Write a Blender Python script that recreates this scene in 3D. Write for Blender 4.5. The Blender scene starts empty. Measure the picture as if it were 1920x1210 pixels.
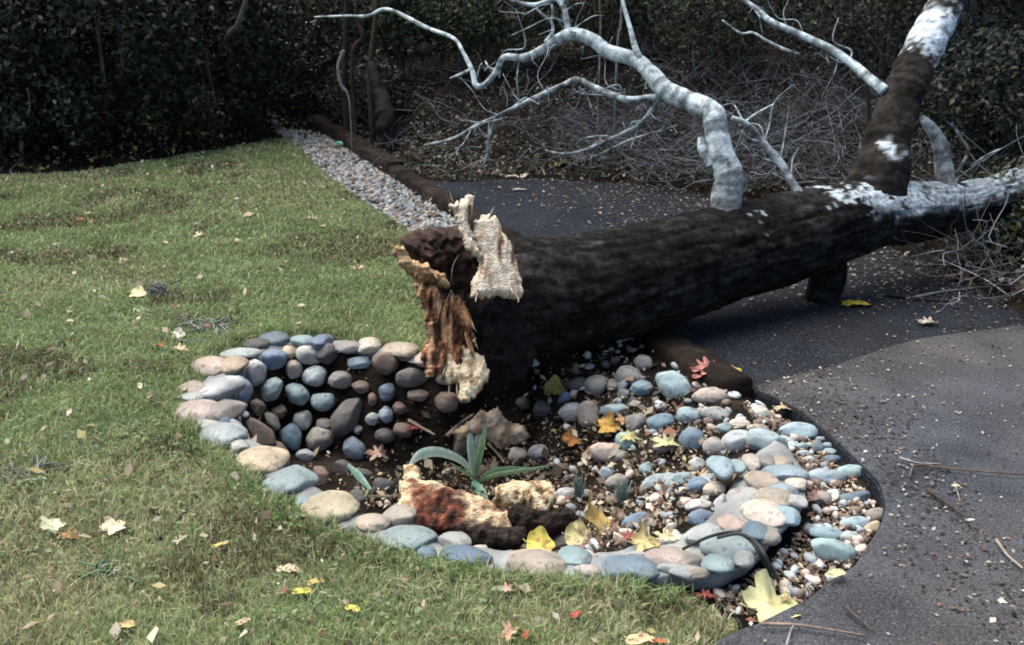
import bpy, math, random
import numpy as np
from mathutils import Vector

SC = bpy.context.scene
COL = SC.collection
R = math.radians
random.seed(7)
RNG = np.random.default_rng(7)

# ------------------------------------------------------------------ camera
PITCH = 20.0
CAM_Z = 1.6
FPX = 1800.0                       # focal length in pixels of the 1920 px wide photograph
cam = bpy.data.cameras.new('camera')
cam.sensor_width = 36.0
cam.lens = 36.0 * FPX / 1920.0
cam.clip_start = 0.05
cam.clip_end = 500.0
camo = bpy.data.objects.new('camera', cam)
camo.location = (0, 0, CAM_Z)
camo.rotation_euler = (R(90 - PITCH), 0, 0)
COL.objects.link(camo)
SC.camera = camo

# ------------------------------------------------------------------ light
SUN_EL, SUN_RZ = 66.0, 52.0        # high soft sun behind the scene, a little to the left
w = bpy.data.worlds.new('World')
SC.world = w
w.use_nodes = True
nt = w.node_tree
bg = nt.nodes['Background']
sky = nt.nodes.new('ShaderNodeTexSky')
sky.sky_type = 'NISHITA'
sky.sun_disc = False
sky.sun_elevation = R(SUN_EL)
sky.sun_rotation = R(360 - SUN_RZ)
nt.links.new(sky.outputs[0], bg.inputs[0])
bg.inputs[1].default_value = 0.075
sl = bpy.data.lights.new('sun', 'SUN')
sl.energy = 3.2
sl.angle = R(70)
sl.color = (1.0, 0.93, 0.82)
so = bpy.data.objects.new('sun', sl)
so.rotation_euler = (-R(90 - SUN_EL), 0, R(SUN_RZ))
so.location = (-2, 5, 8)
COL.objects.link(so)
SC.view_settings.view_transform = 'Standard'
SC.view_settings.look = 'None'
SC.view_settings.gamma = 1
SC.view_settings.use_curve_mapping = False
SC.view_settings.exposure = 1.62
SC.cycles.filter_width = 1.9
SC.cycles.max_bounces = 5

# ------------------------------------------------------------------ picture-to-place helpers
_c, _s = math.cos(R(PITCH)), math.sin(R(PITCH))


def ray(px, py):
    dx = (px - 960.0) / FPX
    dy = -(py - 605.0) / FPX
    return Vector((dx, _c + dy * _s, -_s + dy * _c))      # camera depth 1 along the view axis


def at_z(px, py, z=0.0):
    d = ray(px, py)
    t = (z - CAM_Z) / d.z
    return Vector((d.x * t, d.y * t, z))


def at_y(px, py, y):
    d = ray(px, py)
    t = y / d.y
    return Vector((d.x * t, y, CAM_Z + d.z * t))


def depth_of(p):
    return p.y * _c - (p.z - CAM_Z) * _s


def sm(a, b, x):
    t = np.clip((x - a) / (b - a), 0, 1)
    return t * t * (3 - 2 * t)


def _hash(ix, iy, iz):
    h = (ix.astype(np.int64) * 374761393 + iy.astype(np.int64) * 668265263 + iz.astype(np.int64) * 2147483647 // 7)
    h = (h ^ (h >> 13)) * 1274126177
    h = h ^ (h >> 16)
    return (h & 0xFFFFF).astype(np.float64) / 0xFFFFF


def vnoise(p, f=1.0, seed=0.0):
    q = np.asarray(p, dtype=np.float64) * f + seed * 17.31 + 1000.0
    i = np.floor(q).astype(np.int64)
    u = q - i
    u = u * u * (3 - 2 * u)
    r = 0
    for dx in (0, 1):
        for dy in (0, 1):
            for dz in (0, 1):
                wt = (u[..., 0] if dx else 1 - u[..., 0]) * (u[..., 1] if dy else 1 - u[..., 1]) * (u[..., 2] if dz else 1 - u[..., 2])
                r = r + wt * _hash(i[..., 0] + dx, i[..., 1] + dy, i[..., 2] + dz)
    return r


def fbm(p, f=1.0, seed=0.0, o=4):
    r, a, t = 0, 1.0, 0
    for k in range(o):
        r = r + a * vnoise(p, f, seed + k * 3.7)
        t += a
        a *= .5
        f *= 2.03
    return r / t


# ------------------------------------------------------------------ mesh helpers
def mesh_np(name, V, F, cols=None, smooth=True):
    """F: list of int arrays (k, n) of faces with n corners each."""
    me = bpy.data.meshes.new(name)
    V = np.asarray(V, dtype=np.float32)
    if isinstance(F, np.ndarray):
        F = [F]
    me.vertices.add(len(V))
    me.vertices.foreach_set('co', V.ravel())
    loops = np.concatenate([f.ravel() for f in F]).astype(np.int32)
    sizes = np.concatenate([np.full(len(f), f.shape[1], dtype=np.int32) for f in F])
    starts = np.concatenate([[0], np.cumsum(sizes)[:-1]]).astype(np.int32)
    me.loops.add(len(loops))
    me.loops.foreach_set('vertex_index', loops)
    me.polygons.add(len(sizes))
    me.polygons.foreach_set('loop_start', starts)
    me.polygons.foreach_set('loop_total', sizes)
    me.polygons.foreach_set('use_smooth', np.full(len(sizes), smooth, dtype=bool))
    if cols is not None:
        a = me.color_attributes.new('Col', 'FLOAT_COLOR', 'POINT')
        c4 = np.ones((len(V), 4), dtype=np.float32)
        c4[:, :3] = cols
        a.data.foreach_set('color', c4.ravel())
    me.update(calc_edges=True)
    me.validate()
    return me


def put(name, me, mat, parent=None, loc=None):
    o = bpy.data.objects.new(name, me)
    COL.objects.link(o)
    if mat is not None:
        me.materials.append(mat)
    if loc is not None:
        o.location = loc
    if parent is not None:
        o.parent = parent
    return o


def tag(o, label=None, cat=None, group=None, kind=None):
    if label:
        o['label'] = label
    if cat:
        o['category'] = cat
    if group:
        o['group'] = group
    if kind:
        o['kind'] = kind
    return o


def empty(name, loc, label, cat, group=None):
    o = bpy.data.objects.new(name, None)
    o.location = loc
    o.empty_display_size = .1
    COL.objects.link(o)
    return tag(o, label, cat, group)


def local(V, root):
    return np.asarray(V, dtype=np.float64) - np.array(root.location)


# ------------------------------------------------------------------ materials
def mat_col(name, rough=.8, noise=6.0, var=.35, bump=.3, bscale=40.0, bdist=.01, use_obj=False, spec=.3, transl=0.0, speck=None):
    m = bpy.data.materials.new(name)
    m.use_nodes = True
    n, l = m.node_tree.nodes, m.node_tree.links
    b = n['Principled BSDF']
    b.inputs['Roughness'].default_value = rough
    b.inputs['Specular IOR Level'].default_value = spec
    tc = n.new('ShaderNodeTexCoord')
    if use_obj:
        src = n.new('ShaderNodeObjectInfo')
        col = src.outputs['Color']
    else:
        src = n.new('ShaderNodeAttribute')
        src.attribute_name = 'Col'
        col = src.outputs['Color']
    nz = n.new('ShaderNodeTexNoise')
    nz.inputs['Scale'].default_value = noise
    nz.inputs['Detail'].default_value = 5
    nz.inputs['Roughness'].default_value = .6
    l.new(tc.outputs['Object'], nz.inputs['Vector'])
    mr = n.new('ShaderNodeMapRange')
    mr.inputs['From Min'].default_value = .3
    mr.inputs['From Max'].default_value = .7
    mr.inputs['To Min'].default_value = 1 - var
    mr.inputs['To Max'].default_value = 1 + var
    l.new(nz.outputs['Fac'], mr.inputs['Value'])
    mx = n.new('ShaderNodeVectorMath')
    mx.operation = 'SCALE'
    l.new(col, mx.inputs[0])
    l.new(mr.outputs[0], mx.inputs['Scale'])
    out = mx.outputs[0]
    if speck:
        sn = n.new('ShaderNodeTexNoise')
        sn.inputs['Scale'].default_value = speck[0]
        sn.inputs['Detail'].default_value = 2
        l.new(tc.outputs['Object'], sn.inputs['Vector'])
        sr = n.new('ShaderNodeMapRange')
        sr.inputs['From Min'].default_value = .56
        sr.inputs['From Max'].default_value = .66
        sr.inputs['To Min'].default_value = 0
        sr.inputs['To Max'].default_value = speck[2]
        l.new(sn.outputs['Fac'], sr.inputs['Value'])
        mm = n.new('ShaderNodeMix')
        mm.data_type = 'RGBA'
        l.new(sr.outputs[0], mm.inputs[0])
        l.new(out, mm.inputs[6])
        mm.inputs[7].default_value = (*speck[1], 1)
        out = mm.outputs[2]
    l.new(out, b.inputs['Base Color'])
    if bump:
        bn = n.new('ShaderNodeTexNoise')
        bn.inputs['Scale'].default_value = bscale
        bn.inputs['Detail'].default_value = 6
        l.new(tc.outputs['Object'], bn.inputs['Vector'])
        bp = n.new('ShaderNodeBump')
        bp.inputs['Strength'].default_value = bump
        bp.inputs['Distance'].default_value = bdist
        l.new(bn.outputs['Fac'], bp.inputs['Height'])
        l.new(bp.outputs[0], b.inputs['Normal'])
    if transl:
        tr = n.new('ShaderNodeBsdfTranslucent')
        l.new(out, tr.inputs['Color'])
        ms = n.new('ShaderNodeMixShader')
        ms.inputs[0].default_value = transl
        l.new(b.outputs[0], ms.inputs[1])
        l.new(tr.outputs[0], ms.inputs[2])
        l.new(ms.outputs[0], n['Material Output'].inputs['Surface'])
    return m


M_SOIL = mat_col('soil', .98, 9, .5, .8, 60, .02, spec=.06)
M_TURF = mat_col('turf_soil', .95, 14, .5, .6, 90, .02)
M_GRASS = mat_col('grass_blades', .55, 3, .2, 0, spec=.25, transl=.3)
M_LEAF = mat_col('foliage', .5, 5, .3, 0, spec=.3, transl=.15)
M_BLADE = mat_col('strap_leaf', .45, 60, .25, .2, 90, .002, spec=.4, transl=.35)
M_DRY = mat_col('dry_leaf', .65, 30, .22, .3, 120, .003, spec=.3, transl=.15)
M_STONE = mat_col('river_stone', .75, 9, .42, .4, 60, .006, use_obj=True, spec=.25, speck=(38, (.075, .065, .055), .55))
M_PEBBLE = mat_col('pebbles', .8, 50, .25, .3, 150, .004)
M_MORTAR = mat_col('mortar', .9, 16, .25, .6, 110, .008, speck=(140, (.12, .12, .11), .5))
M_BARK = mat_col('bark', .95, 34, .6, .9, 90, .010, spec=.06)
M_LIMB = mat_col('limb_bark', .95, 34, .4, .7, 90, .008, spec=.1)
M_ROT = mat_col('rotten_wood', .9, 40, .4, 1.0, 110, .015)
M_ASPH = mat_col('asphalt', .95, 130, .6, .9, 160, .006, spec=.08, speck=(150, (.13, .135, .145), .42))
M_TIMBER = mat_col('weathered_timber', .95, 18, .5, .7, 60, .01, spec=.08)
M_TWIG = mat_col('twig_bark', .85, 30, .3, .3, 90, .004)

# ------------------------------------------------------------------ plan of the ground
RIM = [  # (outer edge, inner edge) of the mortared rim, clockwise from the back
    ((812, 662), (806, 686)), ((700, 642), (700, 668)), ((600, 626), (604, 652)), ((490, 630), (520, 660)),
    ((405, 656), (450, 692)), ((350, 700), (445, 738)), ((324, 765), (455, 788)), ((362, 822), (490, 825)),
    ((430, 877), (545, 862)), ((500, 932), (590, 905)), ((570, 985), (660, 950)), ((700, 1032), (745, 992)),
    ((850, 1066), (862, 1012)), ((1000, 1089), (1010, 1036)), ((1150, 1099), (1142, 1044)), ((1280, 1099), (1238, 1016)),
    ((1368, 1086), (1306, 990)), ((1450, 1034), (1352, 950)), ((1506, 962), (1385, 900)), ((1513, 905), (1415, 862)), ((1478, 852), (1440, 842))]
RO0 = np.array([at_z(*o, 0.02)[:2] for o, i in RIM])
RI = np.array([at_z(*i, 0.0)[:2] for o, i in RIM])
RO = np.array([o + (i - o) * (.34 if k < 12 else .16 if k < 16 else .03) for k, (o, i) in enumerate(zip(RO0, RI))])
LIP = [tuple(.35 * o + .65 * i) for o, i in zip(RO0, RI)]
LIP += [tuple(at_z(*p)[:2]) for p in ((1412, 800), (1392, 755), (1330, 712), (1250, 668), (1160, 640), (1030, 640), (900, 655))]
LIP = np.array(LIP)


def pt_seg(P, A, B):
    ab = B - A
    t = np.clip(((P - A) @ ab) / max(1e-9, ab @ ab), 0, 1)
    return np.linalg.norm(P - A - t[:, None] * ab, axis=1)


def poly_in(P, poly):
    x, y = P[:, 0], P[:, 1]
    r = np.zeros(len(P), bool)
    n = len(poly)
    for i in range(n):
        x1, y1 = poly[i]
        x2, y2 = poly[(i + 1) % n]
        if y1 == y2:
            continue
        c = ((y1 > y) != (y2 > y)) & (x < (x2 - x1) * (y - y1) / (y2 - y1) + x1)
        r ^= c
    return r


def poly_dist(P, poly, closed=True):
    poly = np.asarray(poly)
    d = np.full(len(P), 1e9)
    n = len(poly)
    for i in range(n if closed else n - 1):
        d = np.minimum(d, pt_seg(P, poly[i], poly[(i + 1) % n]))
    return d


ZB_Y = np.array([-1, 3.0, 4.3, 5.4, 6.5, 7.6, 8.6, 9.5, 11, 14])
ZB_X = np.array([3.2, 3.0, 2.45, 2.35, 1.9, 1.1, .2, -.8, -2.2, -5])      # foot of the bank on the right
ZH_X = np.array([-9, -4.4, -3.8, -2.9, -2.5, -2.0, 0])
ZH_Y = np.array([6.9, 7.8, 8.05, 9.0, 10.4, 11.2, 14])                      # foot of the hedge on the left


def bank_d(P):
    d1 = (P[:, 0] - np.interp(P[:, 1], ZB_Y, ZB_X)) * .72
    d2 = (P[:, 1] - np.interp(P[:, 0], ZH_X, ZH_Y)) * .85
    return np.maximum(d1, d2)


ASPH_EDGE = [(1340, 1206), (1420, 1172), (1510, 1128), (1600, 1062), (1650, 990), (1660, 948), (1642, 905), (1602, 866), (1547, 816), (1490, 770), (1416, 736)]
TIM_A, TIM_B = np.array([.985, 3.60]), np.array([-2.12, 10.9])              # inner (path) face of the timber edging
ASPH = [(.30, .4)] + [tuple(at_z(*p)[:2]) for p in ASPH_EDGE] + [tuple(TIM_A), (-.83, 7.85), (-.4, 7.75), (.1, 7.95)]
for yy in (7.6, 6.5, 5.4, 4.3, 3.0, .4):
    ASPH.append((float(np.interp(yy, ZB_Y, ZB_X)) + .12 + (2.5 if yy < 3.5 else 0), yy))
ASPH = np.array(ASPH)
PATCH_PX = [(1418, 727), (1490, 708), (1560, 690), (1640, 662), (1720, 640), (1800, 628), (1910, 612)]
PATCH_W = np.array([(.33, .42)] + [tuple(at_z(*p)[:2]) for p in ASPH_EDGE] + [tuple(at_z(*p)[:2]) for p in PATCH_PX] + [(2.62, 4.0), (2.9, 3.0), (4.5, .42)])
LAWN_PX = [(0, 334), (150, 328), (400, 288), (540, 262), (620, 338), (700, 395), (780, 446), (815, 520), (835, 600), (812, 650)]
LAWN = [tuple(at_z(*p)[:2]) for p in LAWN_PX] + [tuple(q) for q in RO[:16]] + \
       [tuple(at_z(*p)[:2]) for p in ((1330, 1120), (1395, 1160), (1330, 1206))] + [(.28, .4), (-6, .4), (-8, 7.0)]
LAWN = np.array(LAWN)
GRAV = np.array([tuple(at_z(*p)[:2]) for p in ((505, 240), (540, 262), (620, 338), (700, 395), (780, 446), (815, 520), (835, 600), (850, 655))] +
                [(.66, 4.18), (-1.93, 10.1)])


def H(P):
    """height of the bare ground"""
    P = np.asarray(P, dtype=np.float64)
    ins = poly_in(P, LIP)
    d = poly_dist(P, LIP)
    wx = sm(-.15, .45, P[:, 0])
    Dz = -.40 + .12 * wx
    wd = .26 + .55 * wx
    zw = Dz * sm(0, 1, d / wd)
    q = np.c_[P, np.zeros(len(P))]
    z = (vnoise(q, 1.3, 1) - .5) * .02
    inA = poly_in(P, ASPH)
    z = np.where(inA, -.06, z)
    # loose strip between the rim and the path edge
    strip = (P[:, 0] > .35) & (P[:, 0] < 1.5) & (P[:, 1] > 2.0) & (P[:, 1] < 4.0) & ~inA & ~ins & (poly_dist(P, ASPH) < .75)
    z = np.where(strip, z - .035 * sm(0, .06, poly_dist(P, LIP)), z)
    z = np.where(ins, zw + (fbm(q, 9, 4, 3) - .5) * .035, z)
    bd = bank_d(P)
    z = np.where(bd > 0, np.maximum(z, -.055) + .27 * bd + (fbm(q, 1.6, 2, 3) - .5) * .5 * sm(0, 1.5, bd), z)
    return z


def Hs(x, y):
    return float(H(np.array([[x, y]]))[0])


def top_of(P):
    z = H(P)
    z = np.where(poly_in(P, ASPH), np.maximum(z, .002), z)
    return np.where(poly_in(P, PATCH_W), np.maximum(z, .017), z)


def hit(px, py, lift=0.0):
    """first point of the ground seen through a pixel"""
    d = ray(px, py)
    ts = np.linspace(1.8, 22, 1400)
    P = np.c_[d.x * ts, d.y * ts]
    g = CAM_Z + d.z * ts - (top_of(P) + lift)
    k = int(np.argmax(g <= 0)) if (g <= 0).any() else len(ts) - 1
    if k:
        t = ts[k - 1] + (ts[k] - ts[k - 1]) * g[k - 1] / (g[k - 1] - g[k] + 1e-9)
    else:
        t = ts[0]
    return Vector((d.x * t, d.y * t, CAM_Z + d.z * t))


def grid_sheet(x0, x1, y0, y1, step, zf, keep=None):
    nx, ny = int(round((x1 - x0) / step)) + 1, int(round((y1 - y0) / step)) + 1
    X, Y = np.meshgrid(np.linspace(x0, x1, nx), np.linspace(y0, y1, ny))
    P = np.c_[X.ravel(), Y.ravel()]
    V = np.c_[P, zf(P)]
    i = np.arange(nx * ny).reshape(ny, nx)
    F = np.stack([i[:-1, :-1], i[:-1, 1:], i[1:, 1:], i[1:, :-1]], -1).reshape(-1, 4)
    if keep is not None:
        C = P[F].mean(1)
        F = F[keep(C)]
        u, inv = np.unique(F, return_inverse=True)
        V, F = V[u], inv.reshape(-1, 4)
    return V, F


def colmix(stops, t):
    t = np.clip(t, 0, 1)
    xs = [s[0] for s in stops]
    return np.stack([np.interp(t, xs, [s[1][k] for s in stops]) for k in range(3)], -1)


# ------------------------------------------------------------------ the setting
def inner_rect(C):
    return (C[:, 0] > -1.7) & (C[:, 0] < 1.7) & (C[:, 1] > 1.9) & (C[:, 1] < 4.5)


V1, F1 = grid_sheet(-1.7, 1.7, 1.9, 4.5, .02, H)
V2, F2 = grid_sheet(-10.2, 10.2, .3, 20.1, .1, H, lambda C: ~inner_rect(C))
VF, FF = grid_sheet(-150, 150, 20, 170, 10, lambda P: np.full(len(P), 3.2))
VN, FN = grid_sheet(-60, 60, -60, 0.3, 10.05, lambda P: np.full(len(P), -.09))
Vg = np.concatenate([V1, V2, VF, VN])
Fg = np.concatenate([F1, F2 + len(V1), FF + len(V1) + len(V2), FN + len(V1) + len(V2) + len(VF)])
cn = fbm(Vg, 6, 9, 4)
gc = colmix([(.25, (.005, .004, .0035)), (.5, (.011, .0085, .0065)), (.75, (.028, .021, .016))], cn)
tag(put('ground', mesh_np('ground', Vg, Fg, gc), M_SOIL), kind='structure')


def lawn_z(P):
    return H(P) + .012 * sm(0, .08, poly_dist(P, LAWN)) + .004


Vl, Fl = grid_sheet(-8, 1.2, .4, 11.0, .04, lawn_z, lambda C: poly_in(C, LAWN))
lc = colmix([(.3, (.065, .09, .035)), (.55, (.11, .14, .06)), (.75, (.20, .19, .11))], fbm(Vl, 2.2, 5, 5))
tag(put('lawn', mesh_np('lawn', Vl, Fl, lc), M_TURF), kind='structure')


def slab(name, poly, z0, z1, colf, mat):
    """flat sheet with a rough edge face, gridded through delaunay"""
    import mathutils.geometry as mg
    poly = np.asarray(poly)
    B = []
    n = len(poly)
    for i in range(n):
        a, b = poly[i], poly[(i + 1) % n]
        k = max(1, int(np.linalg.norm(b - a) / .05)) if max(abs(a[0]), abs(b[0]), a[1] / 2, b[1] / 2) < 4 else max(1, int(np.linalg.norm(b - a) / .3))
        for j in range(k):
            B.append(a + (b - a) * j / k)
    B = np.array(B)
    q = np.c_[B, np.zeros(len(B))]
    B = B + .014 * (np.c_[vnoise(q, 14, 1), vnoise(q, 14, 2)] - .5)
    X, Y = np.meshgrid(np.arange(B[:, 0].min(), B[:, 0].max(), .07), np.arange(B[:, 1].min(), B[:, 1].max(), .07))
    I = np.c_[X.ravel(), Y.ravel()]
    I = I[poly_in(I, B)]
    I = I[poly_dist(I, B) > .04]
    nb = len(B)
    r = mg.delaunay_2d_cdt([Vector(p) for p in np.r_[B, I]], [(i, (i + 1) % nb) for i in range(nb)], [], 1, 1e-6)
    P = np.array([v[:] for v in r[0]])
    q = np.c_[P, np.zeros(len(P))]
    zt = z1 + (vnoise(q, 2.5, 3) - .5) * .008
    top = np.c_[P, zt]
    bot_i = np.arange(nb)
    edge = poly_dist(P, B) < .004
    top[edge, 2] -= .004
    T = np.array([f[:] for f in r[2] if len(f) == 3])
    e = P[:nb]
    side = np.c_[e * 1.0, np.full(nb, z0)]
    Vv = np.r_[top, top[:nb], side]
    k = np.arange(nb)
    j = (k + 1) % nb
    S = np.stack([k + len(top), j + len(top), j + len(top) + nb, k + len(top) + nb], -1)
    return put(name, mesh_np(name, Vv, [T, S], colf(Vv), smooth=False), mat)


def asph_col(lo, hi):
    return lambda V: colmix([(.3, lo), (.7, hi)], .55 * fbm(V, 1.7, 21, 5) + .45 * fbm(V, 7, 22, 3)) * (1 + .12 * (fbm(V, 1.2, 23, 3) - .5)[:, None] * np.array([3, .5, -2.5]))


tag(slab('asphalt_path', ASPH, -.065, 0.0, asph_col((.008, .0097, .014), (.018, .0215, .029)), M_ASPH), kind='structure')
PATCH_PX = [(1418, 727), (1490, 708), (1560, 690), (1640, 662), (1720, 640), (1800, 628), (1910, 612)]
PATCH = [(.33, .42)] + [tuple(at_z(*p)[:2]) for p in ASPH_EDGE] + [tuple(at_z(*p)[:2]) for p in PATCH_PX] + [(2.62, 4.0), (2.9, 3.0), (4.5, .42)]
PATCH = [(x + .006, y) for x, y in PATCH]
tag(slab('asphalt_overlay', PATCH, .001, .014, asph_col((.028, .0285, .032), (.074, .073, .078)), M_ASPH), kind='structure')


# ------------------------------------------------------------------ builders
def crom(pts, n):
    """Catmull-Rom through rows of numbers"""
    P = np.asarray(pts, dtype=np.float64)
    P = np.r_[[2 * P[0] - P[1]], P, [2 * P[-1] - P[-2]]]
    out = []
    m = len(P) - 3
    for i in range(m):
        k = max(2, int(round(n / m)))
        for t in np.linspace(0, 1, k, endpoint=(i == m - 1)):
            a, b, c, d = P[i:i + 4]
            out.append(.5 * ((2 * b) + (c - a) * t + (2 * a - 5 * b + 4 * c - d) * t ** 2 + (3 * b - a - 3 * c + d) * t ** 3))
    return np.array(out)


def sweep(pr, n=40, seg=14, noise=.06, nf=14, seed=0.0, cap=True):
    """tube along (x, y, z, radius) rows; returns V, F(list), axial t, angle"""
    C = crom(pr, n)
    P, rad = C[:, :3], np.maximum(C[:, 3], .0008)
    T = np.gradient(P, axis=0)
    T /= np.linalg.norm(T, axis=1)[:, None] + 1e-12
    u = np.cross(T[0], [0, 0, 1.0])
    if np.linalg.norm(u) < .1:
        u = np.cross(T[0], [0, 1.0, 0])
    u /= np.linalg.norm(u)
    ang = np.linspace(0, 2 * math.pi, seg, endpoint=False)
    V = []
    for k in range(len(P)):
        u = u - T[k] * (u @ T[k])
        u /= np.linalg.norm(u)
        v = np.cross(T[k], u)
        V.append(P[k] + rad[k] * (np.cos(ang)[:, None] * u + np.sin(ang)[:, None] * v))
    V = np.array(V)
    m = len(P)
    if noise:
        N = V - P[:, None]
        f = fbm(V.reshape(-1, 3), nf, seed, 3).reshape(m, seg) - .5
        V = V + N * (2 * noise * f)[..., None]
    i = np.arange(m * seg).reshape(m, seg)
    F = np.stack([i[:-1], np.roll(i, -1, 1)[:-1], np.roll(i, -1, 1)[1:], i[1:]], -1).reshape(-1, 4)
    Vf = V.reshape(-1, 3)
    Fs = [F]
    if cap:
        Vf = np.r_[Vf, [P[0]], [P[-1]]]
        a = np.arange(seg)
        b = (a + 1) % seg
        Fs.append(np.stack([b, a, np.full(seg, m * seg)], -1))
        Fs.append(np.stack([a + (m - 1) * seg, b + (m - 1) * seg, np.full(seg, m * seg + 1)], -1))
    return Vf, Fs


def tube_obj(name, pr, mat, parent, colf, n=40, seg=14, noise=.08, nf=14, seed=0.0):
    V, F = sweep(pr, n, seg, noise, nf, seed)
    C0 = crom(pr, n)
    ax = np.cumsum(np.r_[0, np.linalg.norm(np.diff(C0[:, :3], axis=0), axis=1)])
    w1 = fbm(np.c_[ax * 38, np.full(len(ax), seed), ax * 0], 1, 5, 3)
    m_ = len(C0)
    if seg >= 12:
        B_ = V[:m_ * seg].reshape(m_, seg, 3)
        B_ += (B_ - C0[:, None, :3]) * ((w1 - .5) * .16)[:, None, None]
    c = colf(V)
    wr = .45 + .85 * sm(.34, .58, np.r_[np.repeat(w1, seg), .5, .5] + (fbm(V, 34, 15, 3) - .5) * .6)
    c = c * wr[:, None]
    if parent is not None:
        V = local(V, parent)
    return put(name, mesh_np(name, V, F, c), mat, parent)


class Batch:
    """collects same-width faces of many small pieces into one mesh"""
    def __init__(s):
        s.V, s.F, s.C, s.n = [], [], [], 0

    def add(s, V, F, C):
        s.V.append(V)
        s.F += [f + s.n for f in F]
        s.C.append(np.broadcast_to(C, (len(V), 3)))
        s.n += len(V)

    def mesh(s, name):
        return mesh_np(name, np.concatenate(s.V), s.F, np.concatenate(s.C))


def leaf_quads(P, L, W, N, cols, fold=0.0):
    """rhombic leaves at P, lengths L, widths W, facing N"""
    n = len(P)
    N = N / (np.linalg.norm(N, axis=1)[:, None] + 1e-9)
    r = RNG.normal(size=(n, 3))
    u = np.cross(N, r)
    u /= np.linalg.norm(u, axis=1)[:, None] + 1e-9
    v = np.cross(N, u)
    a = P - u * L[:, None] * .5
    b = P + v * W[:, None] * .5 + N * (fold * W)[:, None]
    c = P + u * L[:, None] * .5
    d = P - v * W[:, None] * .5 + N * (fold * W)[:, None]
    V = np.stack([a, b, c, d], 1).reshape(-1, 3)
    F = np.arange(4 * n).reshape(n, 4)
    return V, F, np.repeat(cols, 4, 0)


def pick(pal, n, wts=None, jit=.2):
    pal = np.array(pal)
    k = RNG.choice(len(pal), n, p=None if wts is None else np.array(wts) / np.sum(wts))
    return pal[k] * (1 + jit * RNG.uniform(-1, 1, (n, 1)))


# ------------------------------------------------------------------ grass on the lawn
def scatter(poly, n, near=None):
    lo, hi = poly.min(0), poly.max(0)
    out, tot = [], 0
    while tot < n:
        P = RNG.uniform(lo, hi, (n * 2, 2))
        P = P[poly_in(P, poly)]
        if near is not None:
            P = P[RNG.uniform(0, 1, len(P)) < near(P)]
        out.append(P)
        tot += len(P)
    return np.concatenate(out)[:n]


def in_view(P, m=.35):
    return (np.abs(P[:, 0]) < P[:, 1] * .56 + m + .2)


LV = LAWN.copy()
G = scatter(LV, 230000, lambda P: np.clip(3.2 / np.maximum(P[:, 1], 1.2), 0, 1) ** 1.2 * in_view(P) * (P[:, 1] > 1.5))
gd = np.linalg.norm(G, axis=1)
gz = lawn_z(G)
G3 = np.c_[G, gz]
patch = fbm(np.c_[G, np.zeros(len(G))], 1.1, 31, 4)
clump = fbm(np.c_[G, np.zeros(len(G))], 9, 33, 3)
hgt = (.016 + .03 * RNG.uniform(0, 1, len(G)) ** 1.5 + .03 * (clump - .45)).clip(.012, .07)
wid = .0022 * (gd / 3.0).clip(.8, 3) * RNG.uniform(.7, 1.4, len(G))
az = RNG.uniform(0, 2 * math.pi, len(G))
lean = RNG.uniform(.2, 1.3, len(G))
dirh = np.c_[np.cos(az), np.sin(az), np.zeros(len(G))]
perp = np.c_[-np.sin(az), np.cos(az), np.zeros(len(G))]
fz = RNG.uniform(0, 2 * math.pi, len(G))
perp = np.c_[np.cos(fz), np.sin(fz), np.zeros(len(G))]
up = np.array([0, 0, 1.0])
mid = G3 + up * (hgt * .55)[:, None] + dirh * (hgt * lean * .25)[:, None]
tip = G3 + up * (hgt * (1 - .25 * lean))[:, None] + dirh * (hgt * lean * .8)[:, None]
Vb = np.stack([G3 - perp * wid[:, None], G3 + perp * wid[:, None], mid + perp * (wid * .8)[:, None], mid - perp * (wid * .8)[:, None], tip], 1)
k = np.arange(len(G)) * 5
Fq = np.stack([k, k + 1, k + 2, k + 3], -1)
Ft = np.stack([k + 3, k + 2, k + 4], -1)
green = pick([(.19, .265, .10), (.23, .295, .12), (.28, .315, .145), (.19, .26, .155)], len(G))
dry = pick([(.38, .35, .21), (.44, .39, .26), (.33, .33, .18), (.19, .16, .10)], len(G))
nearf = sm(4.2, 2.3, G[:, 1])
pd = np.clip(.08 + 2.4 * (patch - .5) + .44 * nearf, .04, .8)
spot = sm(.60, .68, fbm(np.c_[G, np.zeros(len(G))], 2.4, 77, 4) + .05 * nearf)
hgt = hgt * (1 - .45 * spot)
gcol = np.where((RNG.uniform(0, 1, len(G)) < pd)[:, None], dry, green)
thatch = pick([(.10, .075, .045), (.16, .12, .075), (.07, .075, .04), (.20, .17, .11)], len(G))
gcol = np.where((RNG.uniform(0, 1, len(G)) < .62 * spot)[:, None], thatch, gcol)
tag(put('grass', mesh_np('grass', Vb.reshape(-1, 3), [Fq, Ft], np.repeat(gcol, 5, 0)), M_GRASS), kind='stuff')

# longer ragged blades against the stones and in tufts, and broad-leaved weeds
E1 = np.concatenate([RO0[k] + (RO0[k + 1] - RO0[k]) * RNG.uniform(0, 1, (260, 1)) for k in range(15)])
E1 = E1 + RNG.normal(0, .03, E1.shape) + (E1 - RO0.mean(0)) / np.linalg.norm(E1 - RO0.mean(0), axis=1)[:, None] * .012
T0 = scatter(LV, 160, lambda P: in_view(P) * np.clip(3 / np.maximum(P[:, 1], 1.5), 0, 1) * (P[:, 1] > 1.6))
T1 = np.repeat(T0, 26, 0) + RNG.normal(0, .035, (160 * 26, 2))
E1 = np.r_[E1, T1]
E1 = E1[poly_in(E1, LV)]
n1 = len(E1)
z1 = lawn_z(E1)
h1 = RNG.uniform(.03, .075, n1)
a1 = RNG.uniform(0, 6.28, n1)
l1 = RNG.uniform(.3, 1.1, n1)
w1_ = RNG.uniform(.0016, .003, n1)
B0 = np.c_[E1, z1]
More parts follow.
